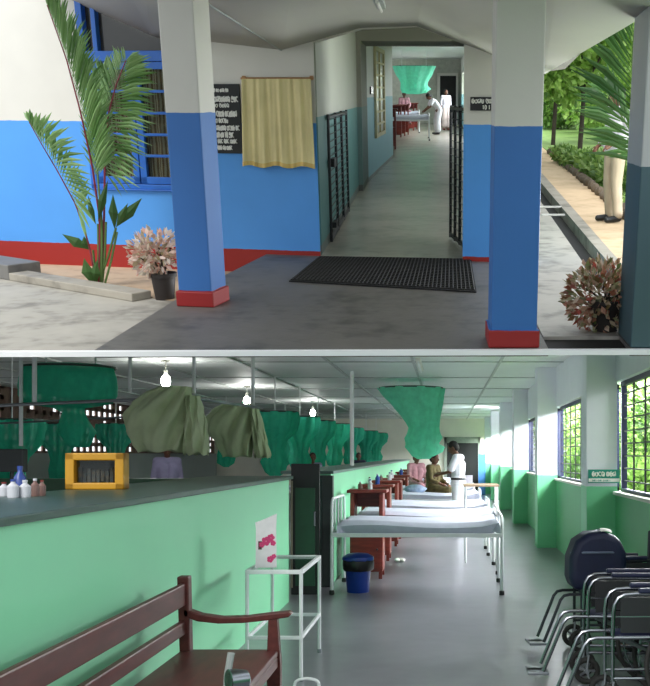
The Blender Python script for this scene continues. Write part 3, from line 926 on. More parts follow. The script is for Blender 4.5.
# garden trees
def tree(label, T, loc, h, r, tr, leaf_m, n, ll, seed, group=None, lobes=6):
    t = thing('tree', label, 'tree', T, loc, group=group)
    R = random.Random(seed)
    mb = MB()
    for k in range(lobes):
        a = R.uniform(0, 6.28); rr = r * .55
        c = (math.cos(a) * rr * R.uniform(.2, 1), math.sin(a) * rr * R.uniform(.2, 1), h * R.uniform(.45, .85))
        bush_leaves(mb, n // lobes, c, (r * .62, r * .62, h * .2), ll, ll * .33, seed * 31 + k)
    mb.build('foliage', leaf_m, t, smooth=0)
    tk = MB().tube([(0, 0, -.02), (.05, 0, h * .3), (-.05, .05, h * .55), (0, 0, h * .75)], [tr, tr * .8, tr * .6, tr * .3], 8)
    for k in range(4):
        a = R.uniform(0, 6.28); tk.tube([(0, 0, h * .35), (math.cos(a) * r * .4, math.sin(a) * r * .4, h * .6)], [tr * .5, tr * .2], 6)
    tk.build('trunk', M_trunk, t)
    return t
for i, (u, d, h, r, s, lab) in enumerate([
    (548, 36, 5.2, 2.0, 11, 'dark trunked garden tree nearest the end of the lawn strip'),
    (574, 30, 4.6, 1.7, 12, 'round pale green garden tree behind the palm fronds'),
    (600, 38, 6.4, 2.5, 13, 'tall garden tree behind the standing man'),
    (530, 50, 7.0, 3.0, 14, 'large light green tree far back beyond the lawn'),
    (566, 56, 8.0, 3.4, 15, 'tall yellow green tree at the back of the garden'),
    (620, 54, 9.5, 3.8, 16, 'tallest garden tree at the back beside the shaded column'),
    (590, 66, 11.0, 4.5, 17, 'big hazy tree closing the far end of the garden'),
    (640, 42, 7.0, 2.8, 18, 'leafy garden tree right of the standing man')]):
    x = (u - 416) / F * d
    tree(lab, T1, (x, d, .02), h, r, .07, M_leaf_garden, 6200, .24, s, 'garden trees')
lg = MB()
for i in range(2600):
    y = rnd.uniform(14, 34); x = 2.2 + .052 * y + rnd.random() ** 1.6 * 3
    hh = rnd.uniform(.03, .10); a = rnd.uniform(0, PI)
    dx, dy = math.cos(a) * .03, math.sin(a) * .03
    lg.add([(x - dx, y - dy, .015), (x + dx, y + dy, .015), (x + rnd.uniform(-.05, .05), y + rnd.uniform(-.05, .05), hh)], [(0, 1, 2)])
tag(lg.build('grass', M_leaf_tree, T=T1, smooth=0), 'green lawn grass beyond the sand path', 'grass', kind='stuff')
hd = MB()
for i in range(9):
    bush_leaves(hd, 260, (0, i * 1.0, .22), (.3, .6, .22), .16, .05, 50 + i)
tag(hd.build('hedge_foliage', M_leaf_tree, T=TL(T1, (3.5, 19, 0))), 'low bright green plants along the lawn edge', 'plants', kind='stuff')

# ------------------------------------------------------------------ people
BASE = dict(head=(0, -.01, 1.585), neck=(0, .01, 1.44), chest=(0, 0, 1.27), waist=(0, 0, 1.08), pel=(0, 0, .95),
            sL=(.175, 0, 1.40), sR=(-.175, 0, 1.40), eL=(.225, .02, 1.12), eR=(-.225, .02, 1.12), wL=(.235, -.07, .88), wR=(-.235, -.07, .88),
            hL=(.085, 0, .92), hR=(-.085, 0, .92), kL=(.095, -.02, .50), kR=(-.095, -.02, .50), aL=(.10, .02, .085), aR=(-.10, .02, .085), tL=(.115, -.15, .035), tR=(-.115, -.15, .035))
def capsule(mb, pts, rs, n=10):
    mb.tube(pts, rs, n)
    for q, r in zip(pts, rs): mb.ell(q, (r, r, r), n, 7)
def rm(o, vox, it=3):
    r = o.modifiers.new('skin', 'REMESH'); r.mode = 'VOXEL'; r.voxel_size = vox; r.use_smooth_shade = True
    s = o.modifiers.new('soft', 'SMOOTH'); s.iterations = it; s.factor = .5
    return o
def person(label, T, loc, rz, J=None, shirt=None, sleeve=.75, legs=None, skirt=None, skirt_len=.5, shoes=None, belt=None, scale=1.0, hair_long=False, cat='person', headdir=(0, -1, 0)):
    j = {k: Vector(v) for k, v in BASE.items()}
    for k, v in (J or {}).items(): j[k] = Vector(v)
    p = thing('person', label, cat, T, loc, rz)
    if scale != 1.0: p.matrix_world = p.matrix_world @ Matrix.Scale(scale, 4)
    ax = (j['sL'] - j['sR']).normalized(); hx = (j['hL'] - j['hR']).normalized()
    fd_ = Vector(headdir).normalized(); hz = (j['head'] - j['neck']).normalized()
    hy = -(fd_ - hz * fd_.dot(hz)).normalized(); hxx = hy.cross(hz)
    HM = Matrix.Translation(j['head']) @ Matrix((hxx, hy, hz)).transposed().to_4x4()
    def torso(mb, g):
        for s in (-1, 1):
            capsule(mb, [j['pel'] + hx * .075 * s, j['waist'] + ax * .058 * s, j['chest'] + ax * .082 * s, j['neck'] + ax * .07 * s - Vector((0, 0, .07))], [.108 + g, .092 + g, .104 + g, .06 + g])
        capsule(mb, [j['sR'], j['sL']], [.058 + g, .058 + g])
    b = MB(); torso(b, 0)
    capsule(b, [j['neck'] - hz * .05, j['neck'] + hz * .04, j['head'] - hz * .05], [.058, .05, .05])
    b.ell((0, 0, .015), (.076, .095, .108), 16, 12, HM)
    b.ell((0, -.02, -.055), (.055, .066, .06), 12, 8, HM)
    b.ell((0, -.098, -.012), (.014, .02, .026), 8, 6, HM)
    b.ell((0, -.086, -.055), (.026, .012, .012), 8, 6, HM)
    for s in (-1, 1): b.ell((.078 * s, .01, -.005), (.012, .022, .034), 8, 6, HM)
    for s in 'LR':
        capsule(b, [j['s' + s], j['e' + s], j['w' + s]], [.048, .038, .026])
        capsule(b, [j['h' + s], j['k' + s], j['a' + s]], [.082, .054, .036])
        capsule(b, [j['a' + s] - Vector((0, 0, .03)), j['t' + s]], [.036, .03])
        d = (j['w' + s] - j['e' + s]).normalized()
        sd = d.cross(Vector((0, 0, 1)));  sd = sd.normalized() if sd.length > .1 else Vector((1, 0, 0))
        up = sd.cross(d).normalized()
        c = j['w' + s] + d * .045
        b.tube([j['w' + s], c, c + d * .045], [.026, .036, .034], 8, flat=.5)
        for i, (o_, l) in enumerate(((-.027, .06), (-.009, .075), (.009, .07), (.027, .055))):
            q = c + d * .035 + sd * o_
            capsule(b, [q, q + d * l * .55, q + d * l * .85 - up * l * .35], [.0095, .009, .008], 6)
        q = c - d * .02 + sd * .03
        capsule(b, [q, q + sd * .025 + d * .03, q + sd * .03 + d * .055], [.011, .0105, .009], 6)
    rm(b.build('body', M_skin, p, smooth=0), .0085, 4)
    e = MB()
    for s in (-1, 1): e.ell((.03 * s, -.083, .012), (.012, .008, .008), 8, 6, HM)
    e.build('eyes', M_black, p)
    h = MB(); h.ell((0, .016, .035), (.084, .098, .10), 16, 12, HM)
    h.v = [v for v in h.v]
    h.ell((0, .05, -.0), (.078, .06, .085), 14, 10, HM)
    if hair_long: h.ell((0, .10, -.05), (.05, .05, .05), 12, 8, HM)
    ho = rm(h.build('hair', M_hair, p, smooth=0), .012, 2)
    if shirt:
        c = MB(); torso(c, .016)
        for s in 'LR':
            q = j['e' + s].lerp(j['w' + s], max(0, (sleeve - .5) * 2)) if sleeve > .5 else j['s' + s].lerp(j['e' + s], sleeve * 2)
            capsule(c, [j['s' + s], j['e' + s], q] if sleeve > .5 else [j['s' + s], q], ([.068, .058, .05] if sleeve > .5 else [.07, .064]))
        rm(c.build('shirt', shirt, p, smooth=0), .013, 4)
    if legs:
        c = MB()
        for s in 'LR':
            capsule(c, [j['h' + s], j['k' + s], j['a' + s] + Vector((0, 0, .02))], [.102, .078, .068])
            capsule(c, [j['pel'] + hx * .07 * (1 if s == 'L' else -1), j['h' + s]], [.118, .106])
        rm(c.build('trousers', legs, p, smooth=0), .013, 4)
    if skirt:
        c = MB()
        kb_ = (j['kL'] + j['kR']) / 2; ab = (j['aL'] + j['aR']) / 2
        for s in (-1, 1):
            capsule(c, [j['pel'] + hx * .07 * s, (j['kL'] if s > 0 else j['kR']), kb_.lerp(ab, skirt_len) + hx * .08 * s], [.125, .125, .12])
        rm(c.build('skirt', skirt, p, smooth=0), .015, 5)
    if shoes:
        for s in 'LR':
            c = MB(); a, t = j['a' + s], j['t' + s]
            capsule(c, [Vector((a.x, a.y, .05)) + (a - t) * .1, t + Vector((0, 0, .012))], [.046, .042])
            rm(c.build('shoe', shoes, p, smooth=0), .012, 3)
    if belt:
        c = MB(); q = j['pel'] + Vector((0, 0, .075))
        c.lathe([(.205, -.02), (.205, .02)], 28, (q.x, q.y, q.z), Matrix.Translation(q) @ Matrix.Diagonal((1, .66, 1, 1)) @ Matrix.Translation(-q), cap=False)
        ob_ = c.build('belt', belt, p); k = ob_.modifiers.new('t', 'SOLIDIFY'); k.thickness = .006
    return p
SIT = dict(pel=(0, 0, .60), waist=(0, -.01, .73), chest=(0, -.02, .92), neck=(0, -.03, 1.09), head=(0, -.05, 1.235), sL=(.17, -.02, 1.05), sR=(-.17, -.02, 1.05),
           eL=(.22, -.08, .80), eR=(-.22, -.08, .80), wL=(.12, -.27, .72), wR=(-.12, -.27, .72), hL=(.085, -.03, .57), hR=(-.085, -.03, .57),
           kL=(.11, -.44, .55), kR=(-.11, -.44, .55), aL=(.11, -.44, .14), aR=(-.11, -.44, .14), tL=(.12, -.60, .08), tR=(-.12, -.60, .08))

# ------------------------------------------------------------------ hospital furniture
def make_bed(label, T, loc, rz, group, L=2.0, Wd=1.3, head=1.12, foot=.88, head_side=-1):
    b = thing('hospital_bed', label, 'bed', T, loc, rz, group)
    x0, x1 = -L / 2, L / 2; y0, y1 = -Wd / 2, Wd / 2
    f = MB()
    for y in (y0, y1): f.box(x0, x1, y - .018, y + .018, .655, .70)
    for x in (x0, x1): f.box(x - .018, x + .018, y0, y1, .655, .70)
    for k in range(1, 6): f.box(x0 + L * k / 6 - .015, x0 + L * k / 6 + .015, y0, y1, .665, .69)
    f.build('bed_frame', M_whiteen, b, bev=.004, smooth=0)
    def hoop(x, h, name):
        rr = .12
        pts = [(x, y0, .66), (x, y0, h - rr)] + [(x, y0 + rr - rr * math.cos(a), h - rr + rr * math.sin(a)) for a in [PI / 8 * i for i in range(1, 5)]]
        pts += [(x, y1 - rr + rr * math.sin(a), h - rr + rr * math.cos(a)) for a in [PI / 8 * i for i in range(0, 5)]] + [(x, y1, .66)]
        m = MB().tube(pts, .017, 8)
        if h > 1:
            for k in (1, 2, 3): m.tube([(x, y0 + Wd * k / 4, .68), (x, y0 + Wd * k / 4, h - .01)], .009, 6)
        m.build(name, M_whiteen, b)
    hoop(x0, head, 'headboard'); hoop(x1, foot, 'footboard')
    for x in (x0, x1):
        for y in (y0, y1):
            lg_ = MB().tube([(x, y, .68), (x, y, .05)], .019, 8).build('leg', M_whiteen, b)
            MB().lathe([(.012, 0), (.03, .004), (.03, .045), (.02, .055)], 12, (x, y, 0)).build('foot_cap', M_blackplast, lg_)
    m = MB()
    def ms(u, v):
        x = x0 + .05 + (L - .08) * u; y = y0 + .03 + (Wd - .06) * v
        z = .842 - .03 * (1 - u) + .02 * math.sin(u * 5 + 1) + .006 * math.sin(v * 9 + u * 7)
        if u > .9: z += .03 * ((u - .9) / .1)
        e = min(u, 1 - u, v * .6, (1 - v) * .6)
        z -= .05 * max(0, 1 - e / .03) ** 2
        return Vector((x, y, z))
    m.grid(ms, 40, 20, .13)
    m.build('mattress', M_mattress, b, bev=.0, smooth=60)
    return b
def make_locker(label, T, loc, rz, group):
    b = thing('bedside_locker', label, 'locker', T, loc, rz, group)
    w_, d_ = .42, .55
    m = MB()
    m.box(-w_ / 2, w_ / 2, -d_ / 2, d_ / 2, .09, .62)
    m.build('cabinet', M_brown, b, bev=.006, smooth=0)
    for x in (-w_ / 2, w_ / 2 - .05):
        s = MB()
        s.prism([(-d_ / 2, .62), (d_ / 2, .62), (d_ / 2, 1.12), (-d_ / 2 + .06, 1.12)], x, x + .05, 'x')
        s.build('side_post', M_brown, b, bev=.004, smooth=0)
    MB().box(-w_ / 2 - .04, w_ / 2 + .05, -d_ / 2, d_ / 2 + .02, 1.10, 1.14).build('top', M_brown, b, bev=.008, smooth=0)
    MB().box(-w_ / 2 + .05, w_ / 2 - .05, d_ / 2 - .03, d_ / 2, .9, 1.1).build('back_rail', M_brown, b, smooth=0)
    dr = MB().box(-w_ / 2 + .02, w_ / 2 - .02, -d_ / 2 - .012, -d_ / 2, .13, .58).build('door', M_brown, b, bev=.004, smooth=0)
    MB().ell((w_ / 2 - .07, -d_ / 2 - .022, .38), (.014, .014, .014), 10, 8).build('knob', M_black, dr)
    for x in (-w_ / 2 + .03, w_ / 2 - .03):
        for y in (-d_ / 2 + .03, d_ / 2 - .03):
            MB().box(x - .022, x + .022, y - .022, y + .022, 0, .09).build('leg', M_brown, b, smooth=0)
    return b
def make_bottle(label, T, loc, h, r, m, cap, group=None):
    b = thing('bottle', label, 'bottle', T, loc, 0, group)
    MB().lathe([(r * .9, 0), (r, .01), (r, h * .62), (r * .4, h * .8), (r * .38, h * .9)], 14).build('body', m, b)
    MB().lathe([(r * .46, h * .88), (r * .46, h)], 12).build('cap', cap, b)
    return b
def make_net(label, T, loc, prof, offs, mt, ring, group, rip=.05, hang=None, ring_c=(0, 0), seed=0):
    b = thing('mosquito_net', label, 'mosquito net', T, loc, 0, group)
    nm = MB().lathe(prof, 72, (0, 0, 0), None, rip, 9, False, offs, seed)
    zb_ = prof[-1][1] * .62
    nv = []
    for q in nm.v:
        q = Vector(q); k = min(1, max(0, (zb_ - q.z) / (abs(zb_) * .3 + 1e-6)))
        f_ = 1 + .38 * k * noise.noise(q * 8 + Vector((seed * 3, 0, 0)))
        nv.append((q.x * f_, q.y * f_, q.z))
    nm.v = nv
    nm.build('netting', mt, b, smooth=80)
    if ring:
        n = 40
        MB().tube([(ring_c[0] + ring[0] * math.cos(2 * PI * i / n), ring_c[1] + ring[0] * math.sin(2 * PI * i / n), ring[1]) for i in range(n)], .016, 6, True).build('hoop', M_dkgreen, b)
    if hang:
        mb = MB()
        for (x, y, z0, z1) in hang: mb.tube([(x, y, z0), (x, y, z1)], .011, 6)
        mb.build('hanging_rod', M_whiteen, b)
    return b

# -- contents of the far ward seen through the passage
b0 = None
for i, (x, y) in enumerate(((-.42, 40.6), (-.75, 48.0))):
    lab = ['white hospital bed nearest the passage in the far ward', 'white bed in the far ward on which a patient in pink sits', 'third white bed in the far ward where the nurse bends',
           'fourth white bed back in the far ward', 'last white bed in the far ward'][i]
    if b0 is None: b0 = make_bed(lab, T1, (x, y, 0), 0, 'beds in the far ward', L=1.75, Wd=2.2)
    else: dup(b0, T1, (x, y, 0), 0, lab)
l0 = None
for i in range(6):
    y = (33.6, 42.6, 44.0, 45.4, 50.3, 51.9)[i]
    lx = (-.80, -.75, -.62, -.5, -.30, -.15)[i]
    lab = ['red brown locker nearest the passage in the far ward', 'second red brown locker in the far ward', 'third red brown locker in the far ward', 'fourth red brown locker in the far ward', 'fifth red brown locker in the far ward', 'last red brown locker in the far ward'][i]
    if l0 is None: l0 = make_locker(lab, T1, (-.80, y, 0), 0, 'lockers in the far ward')
    else: dup(l0, T1, (lx, y, 0), 0, lab)
q = d1(414, 66, 48)
make_net('bunched green mosquito net hanging over the beds of the far ward', T1, (q.x, q.y, q.z),
         [(.84, .0), (.80, -.1), (.70, -.35), (.55, -.6), (.52, -.75), (.56, -.9), (.42, -1.05), (.2, -1.1)], None, M_net2, (.78, 0), 'nets in the far ward', .07, [(-.5, 0, 0, 3.25 - q.z), (.5, 0, 0, 3.25 - q.z)])
nurse = dict(pel=(0, .06, .93), waist=(0, .0, 1.06), chest=(0, -.13, 1.22), neck=(0, -.26, 1.33), head=(0, -.36, 1.43), sL=(.17, -.22, 1.30), sR=(-.17, -.22, 1.30), eL=(.22, -.32, 1.06), eR=(-.22, -.32, 1.06), wL=(.15, -.50, .92), wR=(-.15, -.50, .92))
person('nurse in a white uniform bending over a bed in the far ward', T1, (.84, 45.4, 0), -PI / 2 + .2, nurse, shirt=M_sheetw, sleeve=.35, skirt=M_sheetw, skirt_len=.75, shoes=M_black, hair_long=True, headdir=(0, -.8, -.6))
person('person in pale clothes standing behind the bending nurse', T1, (1.3, 50.5, 0), .4, None, shirt=M_pale, sleeve=.6, skirt=mat('pale_skirt', (206, 190, 186), .9), skirt_len=.7, shoes=M_brown)
person('dark haired patient in pink sitting on a far ward bed', T1, (-.50, 48.0, .27), .3, SIT, shirt=M_pinkcl, sleeve=.8, legs=M_pinkcl)
q = p1(612, 222)
man = dict(eL=(.24, .06, 1.14), eR=(-.24, .06, 1.14), wL=(.16, -.16, 1.0), wR=(-.15, -.16, .98))
person('man in a pale shirt and beige trousers standing on the sand path', T1, (q.x, q.y, .0), -1.2, man, shirt=M_pale, sleeve=.9, legs=M_beige, shoes=M_black, belt=M_black, scale=.98)

# ================================================================== THE WARD (lower place)
def S2(mb, name, m, **k): return struct(mb.build(name, m, T=T2, **k))
m_floor2 = bpy.data.materials.new('ward_floor'); t_ = NT(m_floor2)
n1 = t_.noise(.7, 6); n2 = t_.noise(5, 4)
t_.l(t_.ramp(t_.math('ADD', t_.math('MULTIPLY', n1, .7), t_.math('MULTIPLY', n2, .3)), [(.3, lin((100, 100, 105))), (.7, lin((128, 128, 134)))]), t_.p.inputs['Base Color'])
t_.p.inputs['Roughness'].default_value = .3
m_gw = banded('green_half_wall', [(-9, (134, 216, 168)), (5, (134, 216, 168))], rough=.45, scale=1.2)
m_rw = banded('right_wall_paint', [(-9, (92, 180, 122)), (1.215, (226, 228, 236))], rough=.5)
m_pier = banded('pier_paint', [(-9, (116, 204, 152)), (1.24, (226, 228, 236))], rough=.5)
m_hall = banded('hall_wall_paint', [(-9, (136, 144, 142)), (5, (136, 144, 142))], rough=.8)
m_endw = mat('end_wall_paint', (232, 229, 216), .7, .04, 2)

CZ = 3.08
S2(MB().box(-9.8, 2.1, -6, 46.2, -.08, 0), 'floor_ward', m_floor2, smooth=0)
S2(MB().box(-9.8, 2.1, 10.6, 46.2, CZ, CZ + .06), 'ceiling_ward', M_ceil, smooth=0)
for i, x in enumerate((-9, -7.6, -6.15, -4.7, -3.3, -1.86, -.52, .86)):
    S2(MB().box(x - .02, x + .02, 10.6, 46, CZ - .025, CZ), 'trim_%d' % (i + 2), M_batten, smooth=0)
for i, y in enumerate((14, 17.6, 21.2, 24.8, 28.4, 32, 36, 40, 43.5)):
    S2(MB().box(-9.6, 1.88, y - .03, y + .03, CZ - .015, CZ), 'trim_%d' % (i + 12), M_batten, smooth=0)
# near half wall with its wide dark green counter
S2(MB().box(-1.86, -1.70, -4, 11.9, 0, 1.325), 'wall_half_near', m_gw, smooth=0)
S2(MB().box(-2.55, -1.665, -4, 12.0, 1.325, 1.362), 'counter', mat('counter_dark_green', (36, 72, 62), .35, .15, 3), bev=.008, smooth=0)
S2(MB().box(-1.56, -1.40, 13.4, 42, 0, 1.36), 'wall_half_far', m_gw, smooth=0)
S2(MB().box(-2.0, -1.36, 13.3, 42, 1.36, 1.395), 'counter_far', mat('counter_grey_green', (86, 116, 106), .35, .1, 3), bev=.006, smooth=0)
# right wall with windows
pd = [(5.7, 6.2), (12.2, 12.7), (18.75, 19.3), (25.3, 25.85), (31.5, 32.1), (38, 38.6), (44, 44.6)]
S2(MB().box(1.88, 2.06, -6, 46.2, 0, 1.17).box(1.88, 2.06, -6, 46.2, 2.40, CZ), 'wall_right', m_rw, smooth=0)
for (a, b) in pd: S2(MB().box(1.56, 1.90, a, b, 0, CZ), 'pier', m_pier, smooth=0)
M_wfr = mat('window_frame_navy', (36, 40, 78), .5)
for i in range(len(pd) - 1):
    y0, y1 = pd[i][1], pd[i + 1][0]
    wdo = struct(bpy.data.objects.new('window_%d' % (i + 3), None)); C.objects.link(wdo); wdo.location = (1.97, y0, 1.17)
    tag(wdo, ['barred window bay nearest the camera, mostly outside the frame', 'barred ward window beyond the first white pier with the sign', 'barred window between second and third pier', 'barred window between third and fourth pier',
        'barred window between fourth and fifth pier', 'farthest barred window on the right wall'][i], 'window')
    L_, H_ = y1 - y0, 1.23
    fm = MB()
    for y in (0, L_ - .06): fm.box(-.03, .03, y, y + .06, 0, H_)
    for z in (0, H_ - .05): fm.box(-.03, .03, 0, L_, z, z + .05)
    fm.build('window_frame', M_wfr, wdo, smooth=0)
    MB().box(-.12, .03, -.0, L_, -.02, .015).build('window_sill', M_white, wdo, smooth=0)
    g = MB()
    for k in range(1, 9): g.box(-.008, .008, L_ * k / 9 - .016, L_ * k / 9 + .016, 0, H_)
    for k in range(1, 9): g.box(-.007, .007, 0, L_, H_ * k / 9 - .007, H_ * k / 9 + .007)
    g.build('window_grille', M_black, wdo, smooth=0)
# end wall, dark doorway, blue door leaf
S2(MB().box(-9.8, 2.1, 46, 46.2, 0, CZ), 'wall_end', m_endw, smooth=0)
d0, d1_ = d2(447, 437, 45.9), d2(478, 443, 45.9)
dr2 = struct(bpy.data.objects.new('door_2', None)); C.objects.link(dr2); dr2.location = (0, 45.9, 0); tag(dr2, 'wide dark doorway in the end wall of the ward corridor', 'door')
MB().box(d0.x, d1_.x, .04, .08, 0, d1_.z).build('door_panel', mat('opening_shade', (22, 26, 26), .7), dr2, smooth=0)  # near-black sheet in place of the unlit space beyond the opening
fm = MB(); fm.box(d0.x - .12, d0.x, 0, .1, 0, d0.z).box(d1_.x, d1_.x + .1, 0, .1, 0, d0.z).box(d0.x - .12, d1_.x + .1, 0, .1, d1_.z, d0.z)
fm.build('door_frame', mat('greenish_frame', (150, 160, 148), .6), dr2, smooth=0)
x0_, x1_ = d2(478.5, 455, 43).x, d2(485.5, 455, 43).x
bd = MB().box(0, x1_ - x0_, 0, .06, 0, 1.6 + (454 - 454) / F).build('door_3', mat('blue_door_leaf', (74, 140, 214), .5), T=TL(T2, (x0_, 43, 0)), bev=.004, smooth=0)
struct(bd, 'light blue door leaf standing open by the end doorway', 'door')
# hall on the left: breeze block wall
S2(MB().box(-9.8, -9.6, -6, 46.2, 0, 1.62), 'wall_left', m_hall, smooth=0)
S2(MB().box(-9.8, -9.6, -6, 16, 1.62, CZ), 'wall_left_front', m_hall, smooth=0)
lt_ = MB()
M_blk = mat('breeze_block', (128, 104, 92), .9, .2, 5)
R = random.Random(4)
y = 16.0; pit = .5
while y < 46:
    lt_.box(-9.72, -9.68, y - .10, y + .10, 1.62, CZ); y += pit
for k in range(7):
    z = 1.62 + k * (CZ - 1.62) / 6
    lt_.box(-9.72, -9.68, 16, 46, z - .055, z + .055)
for i in range(int(30 / pit)):
    for k in range(6):
        if R.random() < (.5 if k > 2 else .12):
            z = 1.62 + k * (CZ - 1.62) / 6; lt_.box(-9.715, -9.685, 16 + i * pit, 16 + (i + 1) * pit, z, z + .25)
S2(lt_, 'wall_left_blocks', M_blk, smooth=0)

# white posts that stand on the counters or hang from the ceiling
def post(label, u, y, v0, v1=None, r=.024, z1=CZ, grp='white posts of the bed screens'):
    q = d2(u, v0, y)
    tag(MB().tube([(0, 0, 0), (0, 0, z1 - q.z)], r, 10).build('post', M_whiteen, T=TL(T2, (q.x, q.y, q.z))), label, 'post', grp)
post('slim white post on the far counter reaching the ceiling', 352, 19.7, 465.5, r=.036)
post('white rod hanging at the left end of the curtain rail', 194, 13.5, 394, r=.022)
post('white rod hanging between the two olive drapes', 253, 16.0, 409, r=.026)
post('white rod left of the drum shaped net', 21, 14.0, 446, r=.026)
post('white rod in front of the drum shaped net', 34.5, 13.2, 402, r=.03)
post('white rod hanging right of the drum shaped net', 130, 13.5, 392, r=.024)
def rail(label, a, b, r=.02):
    A, B_ = d2(*a), d2(*b)
    tag(MB().tube([(0, 0, 0), B_ - A], r, 8).build('curtain_rail', M_steel, T=TL(T2, A)), label, 'rail', 'rails of the bed screens')
rail('grey rail carrying the olive drapes', (185, 397, 13.2), (262, 408, 16.3))
rail('grey rail passing below the drum shaped net', (-12, 406, 13), (186, 397.5, 13.2))
rail('thin rail on the hall side near the breeze blocks', (-12, 424, 15), (125, 417, 16), .014)
# bulbs
for i, (u, v, y, lab) in enumerate(((165.8, 381, 17.3, 'lit bulb nearest, above the larger olive drape'), (246.8, 401, 23.9, 'lit bulb above the smaller olive drape'), (312.8, 413, 30.5, 'lit bulb farthest back over the hall'))):
    q = d2(u, v, y)
    bb = thing('ceiling_bulb', lab, 'bulb', T2, (q.x, q.y, q.z), 0, 'lit bulbs over the hall')
    MB().ell((0, 0, 0), (.075, .075, .10), 16, 12).build('bulb', M_bulb, bb)
    MB().lathe([(.03, .09), (.035, .17)], 12).tube([(0, 0, .16), (0, 0, CZ - q.z)], .008, 6).lathe([(.07, CZ - q.z - .03), (.07, CZ - q.z)], 16).build('holder', M_white, bb)
    l = bpy.data.lights.new('bulb_light', 'POINT'); l.energy = 32; l.shadow_soft_size = .09; l.color = (1, .98, .94)
    lo = bpy.data.objects.new('bulb_light', l); C.objects.link(lo); lo.location = (q.x, q.y, q.z - .15)
# unlit tube lamp over the corridor
q = d2(419, 362, 17.5)
ob = thing('ceiling_tube_lamp', 'slim unlit tube lamp on the ceiling above the big corridor net', 'ceiling lamp', T2, (q.x, 18.0, CZ))
MB().box(-.04, .04, -1.1, 1.1, -.045, 0).build('housing', M_white, ob, bev=.005, smooth=0)
MB().tube([(0, -1.05, -.065), (0, 1.05, -.065)], .017, 8).build('tube', M_whiteen, ob)

# drapes bundled on the rail
def drape(label, rows_a, rows_b, y, dep, m=M_olive):
    ua = [r for r in rows_a]; c = d2((ua[0][1] + ua[0][2]) / 2, ua[0][0], y)
    dr_ = thing('olive_drape', label, 'drape', T2, c, 0, 'olive drapes on the rail')
    for name, rows, ph, kf in (('bundle', rows_a, 0, 1), ('tail', rows_b, 2, .7)):
        n = 84; mb = MB(); vs = []; fs = []
        NV = 26
        def at(t):
            z = rows[0][0] + (rows[-1][0] - rows[0][0]) * t
            for k in range(len(rows) - 1):
                if rows[k][0] <= z <= rows[k + 1][0] + 1e-6:
                    f_ = (z - rows[k][0]) / (rows[k + 1][0] - rows[k][0])
                    f_ = f_ * f_ * (3 - 2 * f_)
                    return z, rows[k][1] + (rows[k + 1][1] - rows[k][1]) * f_, rows[k][2] + (rows[k + 1][2] - rows[k][2]) * f_
            return z, rows[-1][1], rows[-1][2]
        for i in range(NV + 1):
            v_, ul, ur = at(i / NV)
            L_ = d2(ul, v_, y); R_ = d2(ur, v_, y)
            cx, hw = (L_.x + R_.x) / 2, (R_.x - L_.x) / 2
            dd_ = dep * kf * (.45 + .55 * math.sin(PI * min(1, .15 + .8 * i / NV)))
            for j in range(n):
                a = 2 * PI * j / n
                sw_ = a + .9 * (i / NV) * (1 if name == 'bundle' else 0)
                rip = 1 + .10 * math.sin(9 * sw_ + ph) + .06 * math.sin(17 * sw_ + 1 + i * .1) + .05 * math.sin(5 * sw_ + i * .25)
                vs.append(Vector((cx + hw * math.cos(a) * (1 + .25 * (rip - 1)), y + dd_ * math.sin(a) * rip * 1.0 + .05 * math.sin(a * 6 + i * .35), L_.z + .02 * math.sin(5 * a + ph) * (i / NV))) - c)
        for i in range(NV):
            for j in range(n): fs.append((i * n + j, i * n + (j + 1) % n, (i + 1) * n + (j + 1) % n, (i + 1) * n + j))
        fs.append(tuple(range(n))); fs.append(tuple(NV * n + j for j in range(n)))
        mb.add(vs, fs); mb.build(name, m, dr_, smooth=75)
drape('larger olive drape bundled over the rail', [(387, 160, 190), (394, 145, 190), (403, 135, 190), (415, 126, 189), (430, 127, 187), (442, 134, 185), (451, 140, 183)],
      [(396, 187, 199), (410, 186, 203), (425, 185, 206), (440, 184, 208), (454, 184, 209)], 13.3, .32)
drape('smaller olive drape bundled over the rail', [(404, 222, 252), (410, 213, 253), (420, 206, 253), (432, 207, 253), (442, 216, 252), (456, 224, 252)],
      [(407, 249, 258), (425, 251, 263), (442, 253, 267), (457, 255, 271)], 16.2, .34)

# nets
q = d2(69, 370, 14.5)
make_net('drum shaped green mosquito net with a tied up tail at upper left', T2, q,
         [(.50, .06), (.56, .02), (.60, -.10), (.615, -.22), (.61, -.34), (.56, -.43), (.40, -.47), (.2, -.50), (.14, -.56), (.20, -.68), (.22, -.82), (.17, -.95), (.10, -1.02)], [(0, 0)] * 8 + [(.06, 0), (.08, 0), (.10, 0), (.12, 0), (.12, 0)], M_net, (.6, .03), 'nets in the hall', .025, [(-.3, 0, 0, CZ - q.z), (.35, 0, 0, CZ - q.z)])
q = d2(411, 391, 22)
prof = [(.64, .06), (.60, -.04), (.55, -.15), (.49, -.27), (.43, -.4), (.37, -.52), (.32, -.64), (.29, -.74), (.31, -.84), (.34, -.94), (.33, -1.04), (.34, -1.12), (.28, -1.22), (.22, -1.3), (.1, -1.36)]
make_net('large pale green mosquito net hanging over the corridor beds', T2, q, prof, [(0, 0), (.03, 0), (.07, 0), (.12, 0), (.16, 0), (.20, 0), (.24, 0), (.26, 0), (.26, 0), (.24, 0), (.24, 0), (.24, 0), (.25, 0), (.25, 0), (.25, 0)], M_net2, (.63, .06), 'nets over the corridor beds', .07, [(-.25, 0, 0, CZ - q.z), (.25, 0, 0, CZ - q.z)])
hp = [(.42, .0), (.44, -.12), (.40, -.35), (.22, -.55), (.17, -.75), (.22, -.95), (.18, -1.15), (.06, -1.25)]
n0 = None
